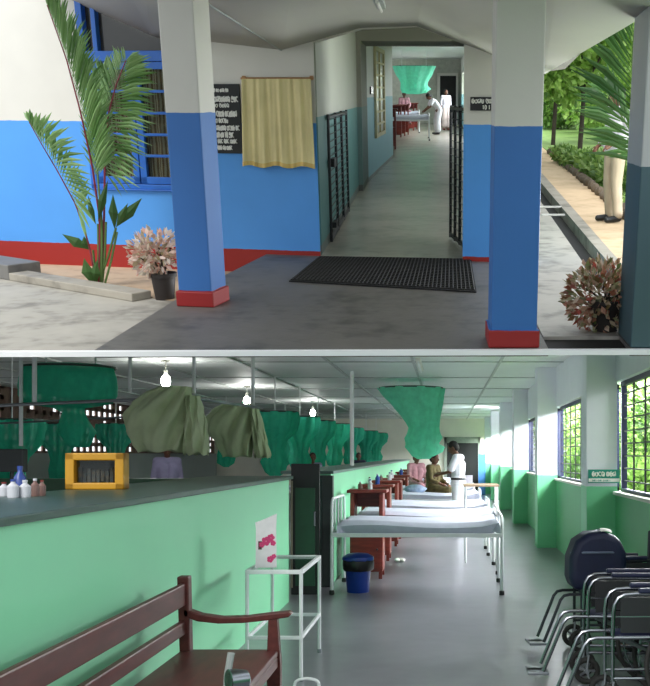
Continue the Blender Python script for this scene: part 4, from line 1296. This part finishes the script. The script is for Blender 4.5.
spots = [(60, 424, 23), (12, 420, 16), (116, 424, 26), (275, 412, 21), (300, 417, 24), (318, 421, 28), (335, 424, 31), (350, 428, 36), (366, 431, 40), (285, 424, 33), (226, 418, 28), (376, 433, 44)]
labs = ['dark green net far back behind the drum shaped net', 'bunched green net at the far left edge above the bottles', 'green net hanging right of the yellow framed box', 'green net hanging just right of the smaller olive drape', 'second green net right of the smaller olive drape', 'green net in front of the farthest bulb', 'green net left of the slim white counter post', 'green net behind the slim white counter post', 'green net right of the slim white counter post', 'small far green net between the nearer hall nets', 'green net hanging behind the smaller olive drape', 'last tiny green net by the end wall of the hall']
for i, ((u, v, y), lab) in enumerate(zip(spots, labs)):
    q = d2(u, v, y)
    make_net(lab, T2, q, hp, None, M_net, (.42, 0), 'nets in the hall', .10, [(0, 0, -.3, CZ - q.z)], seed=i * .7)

# yellow framed box on the counter
q = d2(97.5, 489, 7.45); q.z = 1.362
yb_ = thing('display_box', 'yellow framed glass fronted box standing on the dark green counter', 'display box', T2, (q.x, q.y, q.z), .08)
W_, H_, D_ = .385, .245, .18
fm = MB()
fm.box(-W_ / 2, W_ / 2, -D_ / 2, D_ / 2, 0, .045).box(-W_ / 2, W_ / 2, -D_ / 2, D_ / 2, H_ - .05, H_)
fm.box(-W_ / 2, -W_ / 2 + .06, -D_ / 2, D_ / 2, 0, H_).box(W_ / 2 - .06, W_ / 2, -D_ / 2, D_ / 2, 0, H_)
fm.build('frame', M_yellow, yb_, bev=.008, smooth=0)
MB().box(-W_ / 2 + .055, W_ / 2 - .055, -.02, -.015, .04, H_ - .045).build('glass', M_glass, yb_, smooth=0)
MB().box(-W_ / 2 + .02, W_ / 2 - .02, D_ / 2 - .02, D_ / 2 - .01, .02, H_ - .02).build('back_panel', mat('grey_panel', (92, 98, 98), .5), yb_, smooth=0)
cn = MB(); RR = random.Random(2)
for k in range(9): cn.cbox((-.12 + .03 * k, .04, .075 + RR.uniform(0, .02)), (.022, .05, .06 + RR.uniform(0, .05)))
cn.build('contents', mat('box_contents', (150, 128, 104), .7, .4, 30, col2=(90, 108, 118)), yb_, smooth=0)

# bottles and small things on the counter left of the box
M_bw, M_bb, M_bg = mat('white_bottle', (214, 216, 222), .4), mat('blue_bottle', (44, 72, 150), .3), mat('pinkish_bottle', (136, 106, 98), .4)
for u, y, h, r, m, c, lab in ((13, 6.0, .10, .032, M_bw, M_bb, 'white bottle leftmost on the dark counter'), (25, 6.05, .095, .032, M_bw, M_bw, 'white bottle just left of the pinkish ones on the counter'), (20, 6.25, .17, .034, M_bb, M_bb, 'tall blue bottle behind the white ones on the counter'), (35, 6.2, .10, .024, M_bg, M_bw, 'pinkish bottle on the counter'), (42, 6.3, .09, .022, M_bg, M_brown, 'small brown capped bottle nearest the yellow box'), (4, 6.2, .08, .03, M_bw, M_brown, 'white brown capped bottle at the left edge of the counter')):
    q = d2(u, 490, y); make_bottle(lab, T2, (q.x, y, 1.362), h, r, m, c, 'bottles on the dark counter')
# dark monitor on a stand behind the counter
q = d2(12, 466, 11)
mo = thing('monitor', 'dark monitor on a stand behind the counter at the left edge', 'monitor', T2, (q.x, 11, 0), -.2)
MB().box(-.14, .14, -.03, .06, q.z - .06, q.z + .17).build('screen', mat('monitor_grey', (56, 60, 60), .5), mo, bev=.012, smooth=0)
MB().tube([(0, 0, .03), (0, 0, q.z - .05)], .02, 8).build('pole', M_black, mo); MB().lathe([(.22, 0), (.22, .03), (.03, .05)], 20).build('base', M_black, mo)
# low green planter-like partition in the hall
S2(MB().box(-9.5, -3.4, 15.2, 15.3, 0, 1.22).box(-9.5, -3.4, 15.15, 15.35, 1.22, 1.26), 'wall_partition', mat('hall_green_paint', (52, 96, 66), .5), smooth=0)

# half door between the counters
hd_ = thing('half_door', 'dark green half door standing open between the two counters', 'door', T2, (-1.74, 12.35, 0))
MB().box(0, .32, 0, .05, .02, 1.49).build('door_panel', M_black, hd_, bev=.004, smooth=0)
MB().box(.05, .27, -.014, 0, .12, 1.22).build('inset', mat('inset_green', (30, 80, 54), .4), hd_, smooth=0)
MB().box(.0, .02, -.02, 0, .1, 1.3).build('edge_strip', mat('strip', (150, 140, 120), .5), hd_, smooth=0)
MB().tube([(.27, -.02, .8), (.27, -.05, .8), (.27, -.05, .95), (.27, -.02, .95)], .01, 6).build('handle', M_steel, hd_)
dp = thing('door_post', 'dark grey door post at the start of the far counter', 'post', T2, (-1.5, 13.28, 0))
MB().box(-.16, .14, -.06, .08, 0, 1.34).build('post', mat('dark_grey_green', (56, 68, 64), .5), dp, bev=.008, smooth=0)
MB().box(-.02, .01, -.075, -.06, .1, 1.3).build('edge_strip', M_dkgreen, dp, smooth=0)

# beds, lockers, overbed table
bl_ = ['front hospital bed with a grey striped mattress above the blue bin', 'second hospital bed behind the front one', 'third hospital bed behind the overbed table', 'hospital bed on which the patients sit', 'fifth hospital bed behind the seated patients', 'sixth hospital bed far down the corridor', 'last hospital bed down the corridor']
dup_bed = True
by = [13.1, 15.2, 17.9, 22.6, 26.5, 31, 36]
B0 = make_bed(bl_[0], T2, (-.32, by[0], 0), -.02, 'beds along the corridor', L=1.93, Wd=1.25, head=1.09)
for i in range(1, 7): dup(B0, T2, (-.30 + (.02 if i % 2 else .0), by[i], 0), 0, bl_[i])
for (x, y, lab) in ((-3.3, 27.7, 'hospital bed in the hall on which a dark haired person sits'), (-4.6, 22.5, 'hospital bed in the hall beyond the dark counter')):
    dup(B0, T2, (x, y, 0), PI / 2, lab, 'beds in the hall')
ly = [14.35, 16.7, 19.3, 21.0, 24.3, 28.5, 33, 38]
ll_ = ['red brown bedside locker nearest, behind the front bed', 'second red brown bedside locker down the row', 'third red brown bedside locker down the row', 'fourth red brown bedside locker beside the big net', 'fifth red brown bedside locker down the row', 'sixth red brown bedside locker down the row', 'seventh red brown bedside locker down the row', 'last red brown bedside locker down the row']
L0 = make_locker(ll_[0], T2, (-1.02, ly[0], 0), 0, 'bedside lockers along the corridor')
for i in range(1, 8): dup(L0, T2, (-1.05, ly[i], 0), 0, ll_[i])
for i, (k, dx, h, r, m, c) in enumerate(((0, .05, .13, .03, M_bw, M_bb), (0, -.08, .10, .03, M_bg, M_bw), (1, .0, .16, .035, M_bb, M_bw), (1, -.12, .11, .03, M_bw, M_brown), (2, .05, .14, .035, M_bw, M_bb), (2, -.1, .1, .03, M_bg, M_bw), (3, 0, .15, .04, M_bw, M_bb), (4, .05, .15, .04, M_bb, M_bw))):
    nm = ['nearest', 'second', 'third', 'fourth', 'fifth'][k]
    make_bottle(('white', 'pinkish', 'blue', 'white', 'white', 'pinkish', 'white', 'blue')[i] + ' bottle on top of the ' + nm + ' red brown locker', T2, (-1.04 + dx, ly[k], 1.14), h, r, m, c, 'bottles on the lockers')
ot = thing('overbed_table', 'overbed table with a tan top standing over the second bed', 'overbed table', T2, (.50, 16.45, 0))
MB().box(-.24, .28, -.35, .35, 1.12, 1.15).build('top', mat('tan_laminate', (186, 160, 132), .5), ot, bev=.006, smooth=0)
for x in (-.21, .25):
    for y in (-.32, .32): MB().tube([(x, y, 0), (x, y, 1.12)], .014, 8).build('leg', M_whiteen, ot)
# small white machine on the far bed
q = d2(468, 478, 26.9)
tag(MB().box(-.11, .11, -.1, .1, 0, .24).box(-.08, .08, -.105, -.1, .06, .15).build('machine_box', M_pale, T=TL(T2, (q.x, q.y, .84)), bev=.01, smooth=0), 'small white machine box standing behind the doctor', 'machine')
# blue bin under the head of the front bed
q = Vector((-1.02, 12.75, 0))
bn = thing('waste_bin', 'blue plastic bin with a black liner and blue lid under the front bed', 'bin', T2, q)
MB().lathe([(.125, 0), (.13, .01), (.155, .36), (.165, .37)], 28).build('bucket', M_blueplas, bn)
MB().lathe([(.165, .25), (.178, .27), (.182, .34), (.176, .385)], 28, ripple=.03, cap=False).build('liner', M_blackplast, bn)
MB().lathe([(.178, .37), (.185, .38), (.18, .41), (.12, .445), (.03, .455), (.001, .455)], 28, cap=False).build('lid', M_blueplas, bn)
# small white slippers-like pair under the beds
for i, u in enumerate((398, 402)):
    q = d2(u, 559, 16.4)
    tag(MB().ell((0, 0, .03), (.05, .12, .03), 12, 8).build('slipper', M_white, T=TL(T2, (q.x, 16.3, 0), .2 * i)), 'white slipper on the floor under the beds', 'slipper', 'white slippers')

# people of the ward
doc = dict(neck=(0, -.03, 1.45), head=(0, -.09, 1.575), eL=(.23, -.10, 1.15), eR=(-.23, -.10, 1.15), wL=(.12, -.32, 1.10), wR=(-.10, -.34, 1.12))
person('doctor in white shirt and trousers with a dark belt standing at the bed', T2, (.24, 21.6, 0), -PI / 2 - .25, doc, shirt=M_sheetw, sleeve=.4, legs=M_sheetw, shoes=M_black, belt=M_black, scale=1.09, headdir=(0, -.85, -.5))
person('patient in olive brown clothes sitting on the bed facing the doctor', T2, (-.28, 22.6, .27), PI / 2 - .5, SIT, shirt=M_brownsari, sleeve=.8, skirt=M_brownsari, skirt_len=.8, scale=1.0)
person('person in pink clothes sitting behind the patient', T2, (-.72, 26.1, .27), .5, SIT, shirt=M_pinkcl, sleeve=.7, skirt=M_pinkcl, skirt_len=.8)
person('person in a lilac shirt standing behind the counter below the larger drape', T2, (-5.07, 20, 0), .3, dict(), shirt=M_lilac, sleeve=.8, legs=M_beige, shoes=M_black, scale=1.05)
person('dark haired person sitting in the hall beneath the far nets', T2, (-3.3, 27.2, .27), .2, SIT, shirt=M_lilac, sleeve=.8, legs=M_beige)
person('person in dark clothes standing in the hall behind the slim post', T2, (-2.7, 34, 0), .1, None, shirt=M_navy, sleeve=.8, legs=M_black, shoes=M_black, scale=.96)
# blue and white cloth bundle by the patients
mb = MB(); mb.ell((0, 0, .06), (.22, .16, .09), 18, 10)
mb.v = [tuple(Vector(v) * (1 + .2 * noise.noise(Vector(v) * 9))) for v in mb.v]
tag(mb.build('cloth_bundle', mat('pale_blue_cloth', (170, 190, 220), .9, .15, 20), T=TL(T2, (-.62, 22.3, .83))), 'pale blue cloth bundle lying on the patients bed', 'cloth')

# glass topped side table
gt = thing('side_table', 'white tubular side table with a glass top beside the green half wall', 'table', T2, (-1.21, 8.3, 0))
hx_, hy_ = .19, .56
for x in (-hx_, hx_):
    for y in (-hy_, hy_):
        l_ = MB().tube([(x, y, .02), (x, y, .77)], .0135, 8).build('leg', M_whiteen, gt)
        MB().lathe([(.017, 0), (.017, .03)], 10, (x, y, 0)).build('foot_cap', M_steel, l_)
tf = MB()
for y in (-hy_, hy_): tf.box(-hx_, hx_, y - .014, y + .014, .755, .785)
for x in (-hx_, hx_): tf.box(x - .014, x + .014, -hy_, hy_, .755, .785)
tf.build('top_frame', M_whiteen, gt, bev=.004, smooth=0)
tf = MB()
for y in (-hy_, hy_): tf.box(-hx_, hx_, y - .012, y + .012, .295, .32)
for x in (-hx_, hx_): tf.box(x - .012, x + .012, -hy_, hy_, .295, .32)
tf.build('lower_frame', M_whiteen, gt, bev=.004, smooth=0)
MB().box(-hx_ + .012, hx_ - .012, -hy_ + .012, hy_ - .012, .772, .78).build('glass_top', M_glass, gt, smooth=0)
# paper bag with pink flowers
q = Vector((-1.30, 7.95, .785))
bg = thing('paper_bag', 'white paper bag with pink flowers standing on the glass topped table', 'bag', T2, q, .15)
w2, dp2, hh = .075, .06, .345
b_ = MB(); vs = []
for z, s in ((0, 1), (hh * .8, .96), (hh, 1.02)):
    vs += [(-w2 * s, -dp2, z - (.0 if z < hh else .02)), (w2 * s, -dp2, z + (.03 if z == hh else 0)), (w2 * s, dp2, z + (.035 if z == hh else 0)), (-w2 * s, dp2, z - (0 if z < hh else .03))]
b_.add(vs, [(0, 1, 2, 3)] + [(r * 4 + i, r * 4 + (i + 1) % 4, r * 4 + 4 + (i + 1) % 4, r * 4 + 4 + i) for r in (0, 1) for i in range(4)])
ob_ = b_.build('paper', mat('white_paper', (232, 226, 230), .6, .05, 20), bg, smooth=0)
k = ob_.modifiers.new('t', 'SOLIDIFY'); k.thickness = .002
fl_ = MB(); RR = random.Random(5)
for cx, cz, s in ((-.0, .19, .03), (.035, .215, .024), (-.03, .165, .02), (.05, .175, .018), (.03, .06, .022), (.055, .08, .016)):
    for a in range(5): fl_.ell((cx + s * .6 * math.cos(a * 1.257), -dp2 - .001, cz + s * .6 * math.sin(a * 1.257)), (s * .55, .002, s * .55), 9, 6)
fl_.build('pink_flowers', mat('pink_print', (222, 62, 124), .6), bg, smooth=0)
MB().box(-.055, -.03, -dp2 - .002, -dp2, .13, .19).build('dark_print', mat('dark_print', (86, 40, 40), .6), bg, smooth=0)
MB().ell((.0, 0, hh - .03), (.05, .035, .02), 12, 8).build('contents', M_brown, bg)

# bench
be = thing('bench', 'dark varnished wooden bench with slatted back along the green half wall', 'bench', T2, (-1.50, 6.36, 0))
def bb_(name, *boxes, bev=.008):
    m = MB()
    for q in boxes: m.box(*q)
    return m.build(name, M_bench, be, bev=bev, smooth=0)
Lb = -4.2
M1 = MB().prism([(-.06, 0), (.02, 0), (.04, .45), (.03, .90), (-.035, .90), (-.02, .45)], -.09, 0, 'y'); M1.v = [(x, y, z) for x, y, z in M1.v]; M1.build('back_post', M_bench, be, bev=.008, smooth=0)
M1 = MB().prism([(-.06, 0), (.02, 0), (.04, .45), (.03, .92), (-.035, .92), (-.02, .45)], Lb, Lb + .09, 'y'); M1.build('back_post', M_bench, be, bev=.008, smooth=0)
bb_('back_rail', (-.02, .015, Lb, -.04, .735, .862)); bb_('back_rail', (-.02, .015, Lb, -.04, .57, .65))
bb_('seat', (-.02, .54, Lb, -.02, .44, .475), (.50, .54, Lb, -.02, .38, .44))
for y in (-.09, Lb):
    am = MB()
    pts = [(-.0, .72), (.10, .685), (.22, .668), (.36, .672), (.50, .69), (.60, .70), (.62, .685), (.60, .668), (.48, .65), (.34, .635), (.2, .632), (.08, .645), (-.0, .675)]
    am.prism(pts, y - .0, y + .085, 'y'); am.build('armrest', M_bench, be, bev=.006, smooth=0)
    fl2 = MB().prism([(.48, 0), (.55, 0), (.555, .4), (.535, .66), (.485, .66), (.475, .4)], y + .005, y + .08, 'y'); fl2.build('front_leg', M_bench, be, bev=.006, smooth=0)
    bb_('side_rail', (.0, .5, y + .02, y + .06, .36, .44))

# chrome examination lamp in front of the bench
ln = thing('examination_lamp', 'chrome stand with a round dark faced head in front of the bench', 'lamp', T2, (-.845, 4.45, 0))
MB().lathe([(.16, 0), (.16, .02), (.03, .04)], 24).build('base', M_steel, ln)
MB().tube([(0, 0, .03), (0, 0, .60), (-.01, 0, .66)], .012, 8).build('pole', M_chrome, ln)
hm = Matrix.Translation((.0, 0, .685)) @ Matrix.Rotation(.55, 4, 'Z') @ Matrix.Rotation(-PI / 2, 4, 'Y')
hd2 = MB().lathe([(.024, -.05), (.038, -.04), (.046, .0), (.048, .035), (.044, .038)], 24, (0, 0, 0), hm).build('head', M_chrome, ln)
MB().lathe([(.041, .037), (.001, .041)], 20, (0, 0, 0), hm, cap=False).build('face', mat('dark_face', (40, 60, 50), .3), hd2)
MB().tube([(-.05, .03, .60), (-.045, .03, .70), (-.03, .03, .79)], .015, 8).build('handle', mat('grey_plastic', (150, 156, 154), .4), ln)
# white tubular hoop stand on the floor
hs = thing('hoop_stand', 'low white tubular hoop stand on the floor before the glass table', 'stand', T2, (-.93, 7.35, 0))
MB().tube([(-.085, 0, .02), (-.08, 0, .065)] + [(.08 * math.cos(PI - PI * i / 10), 0, .065 + .035 * math.sin(PI * i / 10)) for i in range(11)] + [(.085, 0, .02)], .0105, 8).build('hoop', M_whiteen, hs)
MB().tube([(.12 * math.cos(2 * PI * i / 20), .12 * math.sin(2 * PI * i / 20), .01) for i in range(20)], .01, 6, True).build('base_ring', M_whiteen, hs)

# wheelchairs (they face left, away from the wall)
def make_wheelchair(label, T, loc, rz, group, M_chrome=M_chrome):
    wc = thing('wheelchair', label, 'wheelchair', T, loc, rz, group)
    hw = .14
    for y in (-hw, hw):
        MB().tube([(.62, y, .48), (.64, y, .95), (.70, y, .98)], .0125, 8).build('back_tube', M_chrome, wc)
        MB().tube([(.70, y, .98), (.82, y, .985)], .018, 10).build('push_handle', M_blackplast, wc)
        sf = MB()
        sf.tube([(.62, y, .735), (.14, y, .74), (.075, y, .735), (.035, y, .715), (.012, y, .675), (.005, y, .62), (.0, y, .45), (.0, y, .20)], .0125, 8)
        sf.tube([(.62, y, .47), (.0, y, .47), (-.10, y, .47), (-.145, y, .46), (-.175, y, .425), (-.20, y, .36), (-.31, y, .09)], .0125, 8)
        sf.tube([(.62, y, .48), (.62, y, .22), (.0, y, .22)], .0115, 8)
        sf.tube([(.02, y, .60), (.6, y, .60)], .007, 6)
        sf.build('side_frame', M_chrome, wc)
        MB().box(.16, .54, y - .025, y + .025, .745, .775).build('armrest', M_navy, wc, bev=.01, smooth=0)
        MB().box(.05, .58, y - .006, y + .006, .50, .72).build('side_panel', mat('dark_panel', (26, 28, 32), .6), wc, smooth=0)
        # big wheel
        s = 1 if y > 0 else -1
        yw = y + s * .045
        n = 40
        tw = MB().tube([(.50 + .30 * math.cos(2 * PI * i / n), yw, .305 + .30 * math.sin(2 * PI * i / n) * 1.0) for i in range(n)], .016, 8, True).build('tyre', M_rubber, wc)
        MB().tube([(.50 + .265 * math.cos(2 * PI * i / n), yw + s * .03, .305 + .265 * math.sin(2 * PI * i / n)) for i in range(n)], .008, 6, True).build('hand_rim', M_chrome, tw)
        sp = MB()
        for i in range(16):
            a = 2 * PI * i / 16; sp.tube([(.5, yw, .305), (.50 + .29 * math.cos(a), yw, .305 + .29 * math.sin(a))], .003, 4)
        sp.tube([(.5, yw - .03, .305), (.5, yw + .03, .305)], .03, 10)
        sp.build('spokes', M_steel, tw)
        # castor
        cs = MB().tube([(-.01 + .075 * math.cos(2 * PI * i / 20), y, .095 + .075 * math.sin(2 * PI * i / 20)) for i in range(20)], .02, 8, True).build('castor', M_rubber, wc)
        cm_ = MB()
        for i in range(5):
            a = 2 * PI * i / 5; cm_.tube([(-.01, y, .095), (-.01 + .07 * math.cos(a), y, .095 + .07 * math.sin(a))], .009, 5)
        cm_.tube([(-.01, y - .03, .095), (-.01, y + .03, .095)], .018, 8)
        cm_.tube([(-.01, y - .028, .095), (.0, y - .028, .20)], .008, 5).tube([(-.01, y + .028, .095), (.0, y + .028, .20)], .008, 5).tube([(.0, y - .03, .2), (0, y + .03, .2)], .01, 5)
        cm_.build('castor_fork', M_steel, cs)
        MB().box(-.42, -.27, y - .10 * (1 if y > 0 else -1) - .085, y - .10 * (1 if y > 0 else -1) + .085, .06, .08, ).build('footplate', M_steel, wc, bev=.006, smooth=0)
    MB().grid(lambda u, v: Vector((.03 + .57 * u, -hw + 2 * hw * v, .485 - .03 * math.sin(PI * v))), 6, 12, .012).build('seat', M_navy, wc)
    MB().grid(lambda u, v: Vector((.625 + .02 * u + .03 * math.sin(PI * v), -hw + 2 * hw * v, .50 + .42 * u)), 6, 12, .012).build('backrest', M_navy, wc)
    MB().tube([(.55, -hw, .23), (.05, hw, .46)], .01, 6).tube([(.55, hw, .23), (.05, -hw, .46)], .01, 6).build('cross_brace', M_steel, wc)
    return wc
WC = make_wheelchair('chrome and navy wheelchair nearest the camera at lower right', T2, (1.02, 6.90, 0), .03, 'wheelchairs by the right wall')
dup(WC, T2, (.99, 7.78, 0), -.02, 'middle wheelchair of the three by the right wall')
make_wheelchair('farthest wheelchair with a dark frame carrying the navy bag', T2, (1.08, 9.0, 0), .10, 'wheelchairs by the right wall', mat('dark_tube', (52, 54, 60), .35, .1, metal=.6))
# navy bag on the farthest wheelchair
q = Vector((1.22, 9.0, .50))
nbg = thing('navy_bag', 'bulky navy blue bag lying on the farthest wheelchair', 'bag', T2, q, .05)
mb = MB()
mb.prism([(-.20, .0), (.2, .0), (.235, .12), (.23, .3), (.17, .43), (.05, .475), (-.08, .465), (-.18, .40), (-.23, .27), (-.235, .1)], -.17, .17, 'y')
ob_ = mb.build('body', M_navy, nbg, bev=.055, seg=4, smooth=60)
MB().tube([(-.22, -.10, .30), (-.1, -.19, .31), (.08, -.19, .31), (.21, -.10, .30)], .010, 6).build('piping', mat('grey_piping', (110, 118, 140), .4), nbg)
MB().grid(lambda u, v: Vector((.02 + .09 * u, -.15 + .12 * v, .480 + .02 * math.sin(v * 3) - .03 * (u - .3) ** 2)), 6, 6, .003).build('paper_patch', M_white, nbg)

# green sign on the first pier
s0, s1b = d2(588, 483, 12.19), d2(619.5, 469.5, 12.19)
sg = thing('wall_sign', 'small green and white sign on the first white pier', 'sign', T2, (s0.x, 12.185, s0.z))
sw_, sh_ = s1b.x - s0.x, s1b.z - s0.z
M_sgreen = mat('sign_green', (0, 140, 118), .4, .02)
MB().box(0, sw_, -.012, 0, 0, sh_).build('panel', M_sgreen, sg, bev=.002, smooth=0)
MB().box(0.004, sw_ - .004, -.014, -.012, sh_ * .08, sh_ * .34).build('white_band', M_white_p, sg, smooth=0)
lt = MB(); letters(lt, 'vtdn kvg', sw_ * .12, sh_ * .5, sh_ * .36, -.015, width=sw_ * .76, r=.12); lt.build('lettering', M_white_p, sg, smooth=0)
lt = MB(); letters(lt, 'aeiae oaei', sw_ * .12, sh_ * .14, sh_ * .17, -.0155, width=sw_ * .6, r=.1); lt.build('small_lettering', M_sgreen, sg, smooth=0)

# trees and ground outside the ward windows
S2(MB().box(2.1, 16, -6, 60, -.3, -.2), 'ground', m_lawn, smooth=0)
for i, (x, y, h, r) in enumerate(((6.2, 26, 3.4, 2.0), (7.2, 31, 3.8, 2.4), (8, 37, 4.4, 2.8), (8, 44, 4.8, 3), (8.4, 52, 5.2, 3.2), (7.4, 24, 3.2, 2.2), (4.2, 21.5, 1.9, 1.0), (4.2, 27.5, 2.0, 1.2), (4.4, 34, 2.2, 1.3))):
    shrub(['dense shrub outside the near ward windows', 'second dense shrub outside the ward windows', 'third dense shrub outside the ward windows', 'fourth dense shrub outside the ward windows', 'farthest dense shrub outside the ward windows', 'rightmost dense shrub outside the near window', 'low shrub just outside the nearest window', 'low shrub outside the second window', 'low shrub outside the third window'][i], T2, (x, y, -.22), h, r, M_leaf_tree2 if i % 2 else M_leaf_tree, 120 + i, 6500, .15, 'shrubs outside the ward windows')
for i, (x, y, h, r) in enumerate(((4.6, 19, 3.4, 1.5), (5.2, 24, 3.8, 1.8), (4.8, 29, 4.0, 1.8), (5.4, 35, 4.6, 2.2), (5.2, 42, 4.8, 2.2), (5.6, 50, 5.5, 2.6), (6.6, 21, 4.2, 2), (7, 30, 5, 2.6))):
    tree(['leafy tree outside the window nearest the sign', 'second leafy tree outside the ward windows', 'third leafy tree outside the ward windows', 'fourth leafy tree outside the ward windows', 'fifth leafy tree outside the ward windows', 'sixth leafy tree outside the ward windows', 'tree behind the nearest one outside the windows', 'broad tree behind the others outside the windows'][i], T2, (x, y, -.22), h, r, .1, M_leaf_tree if i % 3 else M_leaf_tree2, 6500, .13, 60 + i, 'trees outside the ward windows', 8)
